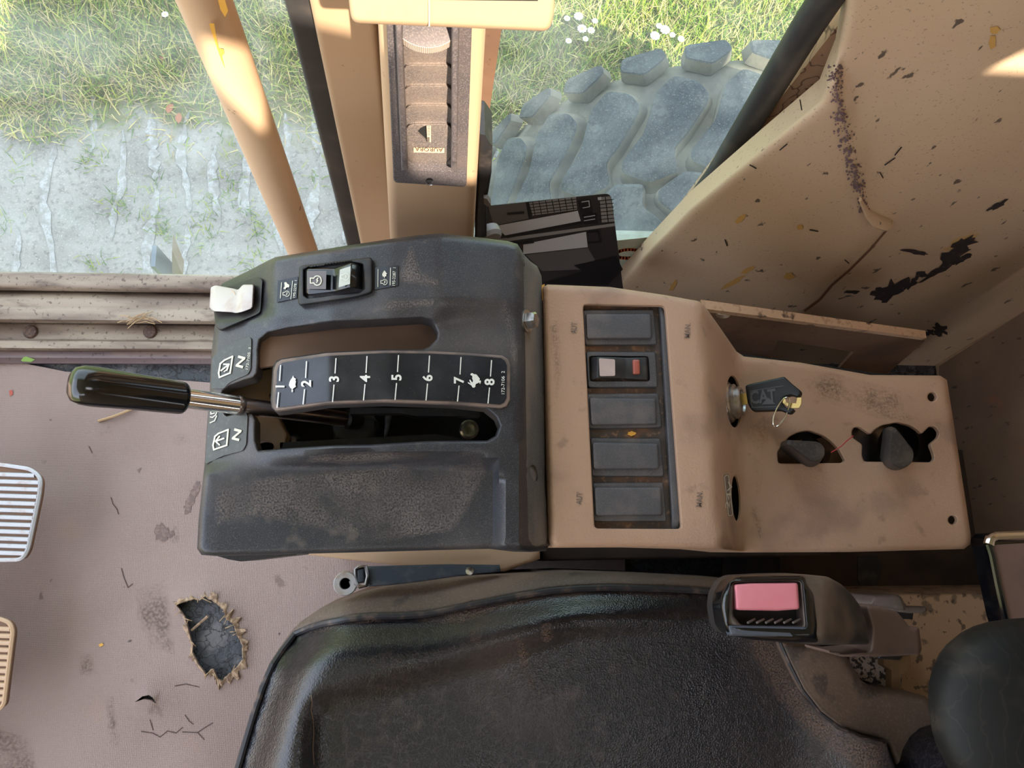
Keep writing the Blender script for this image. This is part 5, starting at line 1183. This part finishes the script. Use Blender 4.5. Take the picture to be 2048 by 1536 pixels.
def zside_s(x, y):
    ys = seam_y(x)
    return zseat(x, max(y, ys)) - 0.045 * sstep(0, 75, ys - y) - 0.002
sheet('side_bolster', SEAM[::-1] + [(583,1262),(600,1244),(640,1217),(720,1186),(800,1165),(870,1157),(950,1151),(1050,1146),(1150,1143),(1300,1148),(1450,1156),(1560,1166),(1650,1180)], Zs(zside_s), MT['leather_dusty'], seat, step=16, bstep=12, rnd=(10, 0.010), skirt=0.14, angle=80)
def zfr(x, y):
    xs = float(np.interp(y, [p[1] for p in FRONT], [p[0] for p in FRONT])); return zseat(max(x, xs), y) - 0.05 * sstep(0, 14, xs - x) - 0.002
sheet('front_bolster', FRONT + [(432,2300),(392,2050),(412,1800),(445,1640),(468,1540),(486,1478),(504,1416),(520,1370),(540,1324),(560,1294),(583,1262)], Zs(zfr), MT['leather_dusty'], seat, step=12, bstep=12, rnd=(4, 0.006), skirt=0.12, angle=80)
def zrear(x, y): return 0.508 - 0.03 * sstep(1600, 1900, x)
REAR = [(1560,1285),(1640,1292),(1690,1308),(1722,1360),(1748,1378),(1800,1382),(1850,1392),(1900,1440),(1950,1560),(1980,1800),(2000,2300),(1900,2300),(1850,1800),(1800,1560),(1772,1484),(1725,1474),(1680,1455),(1640,1425),(1605,1380),(1580,1330)]
sheet('rear_bolster', REAR, Zs(zrear), MT['leather_dusty'], seat, step=18, bstep=14, rnd=(14, 0.012), skirt=0.12, angle=80)
MB().tube([SEA(x, y, 0.0015) for x, y in dens(SEAM, 20) if not (abs(y - (1268 - (x - 590) * 62 / 1010.0)) < 0.5 and 600 < x < 1599)], 0.0032, 8).build('piping', MT['piping'], seat)
MB().tube([SEA(x, y, 0.0015) for x, y in FRONT], 0.0030, 8).build('piping', MT['piping'], seat)
MB().tube([Zs(zrear)(x, y, 0.001) for x, y in RSEAM[1:8]], 0.0016, 6).build('rear_seam', MT['piping'], seat)
decal('split_line', stroke(zoomed([(553,1060),(560,1110),(552,1160),(568,1230),(572,1330),(566,1420),(574,1530)], 460, 1080, 600/2048.), 1.8), SEA, mk('torn_line', srgb(126, 104, 88), 0.8), seat, up=0.0012)
# settled dust beside the seams
LD = film_mat('seat_dust', srgb(120, 98, 86), 0.5, 700.0)
film('dust_film', [(600, 1268), (660, 1249), (750, 1237), (850, 1233), (930, 1218), (1100, 1187), (1220, 1180), (1420, 1188), (1420, 1200), (1220, 1190), (1110, 1198), (1000, 1218), (930, 1245), (880, 1250), (800, 1240), (700, 1250), (640, 1268)], SEA, LD, seat, up=0.0012, feather=(0.0, 4.0))
film('dust_film', [(1470, 1215), (1560, 1220), (1585, 1340), (1640, 1428), (1720, 1474), (1770, 1486), (1790, 1560), (1720, 1560), (1640, 1500), (1590, 1440), (1540, 1380), (1500, 1300)], SEA, LD, seat, up=0.0012, feather=(0.0, 8.0, 18.0))
film('dust_film', [(1082, 1250), (1100, 1245), (1106, 1275), (1092, 1285), (1080, 1275)], SEA, LD, seat, up=0.0012)
film('dust_film', [(1030, 1270), (1050, 1290), (1065, 1350), (1078, 1385), (1060, 1390), (1040, 1330)], SEA, LD, seat, up=0.0012)
film('dust_film', [(935, 1260), (965, 1255), (960, 1290), (945, 1295)], SEA, LD, seat, up=0.0012)
bk_ = MB().rbox((0.425, -0.62, 0.40), (0.55, -0.175, 1.15), 0.045, 5, rot=Matrix.Rotation(0.14, 3, 'Y'), piv=(0.48, -0.4, 0.40)).build('backrest', MT['leather'], seat, 60)
MB().box((-0.08, -0.52, 0.02), (0.42, -0.10, 0.44)).build('seat_base', MT['dark'], seat, smooth=False)

# ---- armrest
arm = thing('armrest', 'dark rounded rubber armrest pad at the lower right corner', 'armrest', P(2000, 1420, 0.55))
ac = P(2120, 1425, 0.735)
seg, rings = 28, 22; vs, fs = [], []
for i in range(rings + 1):
    t = i / rings; u = -math.cos(math.pi * t)
    xx = ac[0] + 0.085 * np.sign(u) * abs(u) ** 0.75; rr = max(1e-4, (1 - abs(u) ** 2.3)) ** 0.5
    for k in range(seg):
        a = 2 * math.pi * k / seg
        ca_, sa = math.cos(a), math.sin(a)
        vs.append((xx, ac[1] + 0.058 * rr * np.sign(ca_) * abs(ca_) ** 0.85, ac[2] + 0.030 * rr * np.sign(sa) * abs(sa) ** 0.8))
for i in range(rings):
    for k in range(seg):
        l = (k + 1) % seg; fs.append((i * seg + k, i * seg + l, (i + 1) * seg + l, (i + 1) * seg + k))
mesh_obj('pad', vs, fs, MT['arm_rubber'], arm, 80)
MB().tube([(ac[0] + 0.05, ac[1], 0.70), (ac[0] + 0.07, ac[1], 0.60), (ac[0] + 0.10, ac[1] - 0.05, 0.5)], 0.012, 12).build('support', MT['dark'], arm)
# ---- bracket with a polished rim at the right edge
hb = thing('seat_side_bracket', 'flat brown bracket with a black rim and polished end at the right edge', 'bracket', P(2030, 1150, 0.5))
HBZ = Zs(0.60)
HB = soft([(1974, 1078), (1984, 1066), (2130, 1058), (2150, 1330), (2030, 1300), (2008, 1236)], 5)
sheet('body', HB, HBZ, MT['gloss_black'], hb, step=40, bstep=12, skirt=0.02, rnd=(4, 0.002))
sheet('face', [(1986, 1090), (2130, 1082), (2150, 1330), (2036, 1300), (2018, 1236)], HBZ, mk('brown_face', srgb(120, 96, 88), 0.35, spots=[('noise', 30, 0.45, 0.7, srgb(96, 78, 74), 0.6)]), hb, step=40, bstep=12, skirt=0.001, up=0.001)
MB().tube([HBZ(x, y, 0.001) for x, y in [(2012, 1240), (1996, 1170), (1984, 1110), (1977, 1088)]], 0.0028, 8).build('rim', MT['gloss_black'], hb)
MB().tube([HBZ(x, y, 0.001) for x, y in [(1977, 1090), (1980, 1078), (1990, 1073), (2060, 1070), (2140, 1066)]], 0.0042, 10).build('polished_end', MT['chrome'], hb)

# ---- seat belt buckle
k8 = 640 / 2048.; zb = lambda q: zoomed(q, 1408, 1056, k8)
def zbk(x, y): return 0.715 - 0.045 * sstep(1640, 1745, x)
BKL = Zs(zbk)
buc = thing('seat_belt_buckle', 'black seat belt buckle with a faded pink release button beside the seat', 'buckle', P(1700, 1250, 0.45))
BO = soft(zb([(95,520),(105,420),(150,340),(210,308),(420,296),(620,294),(790,310),(880,360),(950,430),(1000,500),(1040,600),(1062,745),(740,748),(600,738),(300,715),(160,685),(115,630)]), 8)
BW = soft(zb([(188,352),(612,345),(636,628),(240,622),(185,560)]), 5)
sheet('housing', BO, BKL, mk('buckle_black', srgb(46, 43, 43), 0.36, spots=[('noise', 24, 0.45, 0.68, srgb(110, 92, 80), 0.7)]), buc, holes=[BW], step=12, bstep=7, rnd=(22, 0.016), hrnd=(4, 0.003), skirt=0.022, hskirt=0.010, angle=60)
sheet('front_frame', soft(zb([(95,500),(105,420),(150,340),(210,310),(430,300),(640,300),(720,420),(745,620),(735,735),(600,738),(300,715),(160,685),(115,630)]), 8), BKL, MT['gloss_black'], buc, holes=[soft(zb([(175,345),(625,335),(652,640),(155,628)]), 6)], step=12, bstep=7, rnd=(16, 0.010), hrnd=(4, 0.003), skirt=0.012, hskirt=0.006, up=0.0022, angle=60)
sheet('release_button', soft(zb([(193,362),(300,352),(600,350),(612,520),(470,530),(205,526)]), 6), BKL, MT['pink'], buc, step=10, bstep=6, rnd=(5, 0.003), skirt=0.010, up=0.0015)
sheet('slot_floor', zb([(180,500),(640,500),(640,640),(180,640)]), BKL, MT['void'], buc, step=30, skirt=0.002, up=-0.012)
sheet('lower_lip', soft(zb([(150,622),(655,632),(645,706),(170,690)]), 4), BKL, mk('lip_grey', srgb(70, 74, 84), 0.4), buc, step=12, bstep=7, rnd=(4, 0.003), skirt=0.006, up=0.002)
for i in range(6):
    x = 280 + i * 58
    MB().tube([BKL(*zb([(x, 606)])[0], -0.001), BKL(*zb([(x + 45, 584)])[0], -0.006)], 0.0008, 6).build('guide_rib', MT['grey_plastic'], buc)
SLV = Zs(lambda x, y: 0.655 - 0.02 * sstep(1700, 1850, x))
sheet('sleeve', soft(zb([(790,780),(880,800),(1060,782),(1070,640),(1030,500),(1080,490),(1230,530),(1290,600),(1320,640),(1375,632),(1395,780),(1375,812),(1150,822),(880,824),(800,800)]), 6), SLV, MT['brown_sleeve'], buc, step=14, bstep=8, rnd=(9, 0.006), skirt=0.035)
MB().tube([P(1760, 1290, 0.63), P(1790, 1296, 0.55), P(1800, 1300, 0.45)], 0.010, 8, flat=0.3).build('strap', MT['webbing'], buc)
# ---- seat adjuster knob behind the buckle
ad = thing('adjuster_knob', 'grey brown flanged knob just behind the seat belt buckle', 'knob', P(1780, 1210, 0.45))
sheet('knob_cap', soft(zb([(1065,470),(1090,432),(1230,422),(1262,440),(1292,500),(1285,530),(1180,510),(1065,490)]), 4), Zs(0.56), MT['grey_plastic'], ad, step=14, rnd=(6, 0.006), skirt=0.04)
sheet('flange', soft(zb([(1190,505),(1300,500),(1420,503),(1430,530),(1400,545),(1300,545),(1200,530)]), 4), Zs(0.535), MT['grey_plastic'], ad, step=14, rnd=(4, 0.003), skirt=0.008)
sheet('stem', zb([(1230,540),(1340,545),(1335,585),(1240,580)]), Zs(0.51), MT['dark'], ad, step=20, skirt=0.10)
# ---- foam block and cardboard under the sleeve
tag(sheet('foam_block', soft(zb([(925,822),(1150,822),(1270,900),(1260,1060),(1130,1020),(985,965),(930,880)]), 3), Zs(0.44), MT['speckle'], None, step=12, skirt=0.03, rnd=(4, 0.004)), 'speckled grey foam block wedged under the buckle sleeve', 'foam')
cdm = mk('brown_card', srgb(120, 92, 62), 0.8, spots=[('noise', 60, 0.45, 0.7, srgb(84, 62, 44), 0.6)])
tag(sheet('cardboard_scrap', zb([(1150,815),(1320,818),(1325,895),(1290,905),(1300,925),(1255,940),(1270,1060),(1200,1050),(1200,910),(1150,880)]), Zs(0.45), cdm, None, step=20, skirt=0.03), 'torn brown cardboard packing beside the speckled foam', 'cardboard')
# ---- rear ledge behind the seat
struct(sheet('trim_7', [(1600, 1190), (1975, 1186), (2300, 1182), (2300, 1900), (1600, 1900)], Zs(0.40), mk('worn_ledge', srgb(156, 130, 106), 0.55, spots=[('noise', 5, 0.4, 0.65, srgb(150, 120, 90), 0.6), ('noise', 40, 0.56, 0.62, srgb(86, 72, 58), 0.8), ('noise', 120, 0.6, 0.66, srgb(50, 42, 38), 0.8)]), None, step=60, skirt=0.39, rnd=(5, 0.004)))
struct(sheet('trim_8', [(1560, 900), (2000, 900), (2000, 1192), (1560, 1192)], Zs(0.22), MT['grime_and_shade'], None, step=60, skirt=0.2))
lw = sheet('dark_patch', zb([(985,180),(1110,170),(1140,260),(1110,360),(1080,400),(1015,405),(985,330)]), Zs(0.221), MT['dark'], None, step=30, skirt=0.001); tag(lw, 'dark patch on the ledge behind the console', 'stain')  # plain dark sheet laid flat on the ledge

# ---- tether strap with eyelet
st = thing('tether_strap', 'black webbing strap with a metal eyelet end between seat and console', 'strap', P(860, 1150, 0.38))
k6 = 600 / 2048.; z6 = lambda q: zoomed(q, 460, 1080, k6)
STZ = Zs(lambda x, y: 0.44 + 0.0002 * (y - 1150))
sheet('webbing', z6([(930,180),(1200,172),(1500,165),(1840,170),(1850,215),(1600,240),(1300,285),(1080,310),(935,318)]), STZ, MT['webbing'], st, step=20, rnd=(4, 0.002), skirt=0.006)
MB().tube([STZ(*z6([q])[0], 0.002) for q in [(855, 205), (880, 185), (925, 182), (940, 250), (925, 312), (885, 318), (860, 300)]], 0.0022, 8, closed=True).build('loop', MT['dark_steel'], st)
sheet('end_fold', soft(z6([(862,200),(918,192),(925,290),(868,300)]), 4), STZ, MT['webbing'], st, step=10, rnd=(5, 0.004), skirt=0.006, up=0.004)
MB().lathe([(0.0050, -0.002), (0.0105, -0.002), (0.0115, 0.0), (0.0105, 0.0025), (0.0055, 0.0025), (0.0050, -0.002)], STZ(*z6([(788, 297)])[0]), (0, 0, 1), 28).build('eyelet', MT['alu'], st)
sheet('tang', z6([(800,240),(860,215),(875,310),(830,345)]), STZ, MT['alu'], st, step=20, skirt=0.002, up=-0.001)
MB().lathe([(0.004, 0), (0.004, 0.002), (0, 0.003)], STZ(*z6([(1635, 210)])[0]), (0, 0, 1), 12).build('rivet', MT['steel'], st)
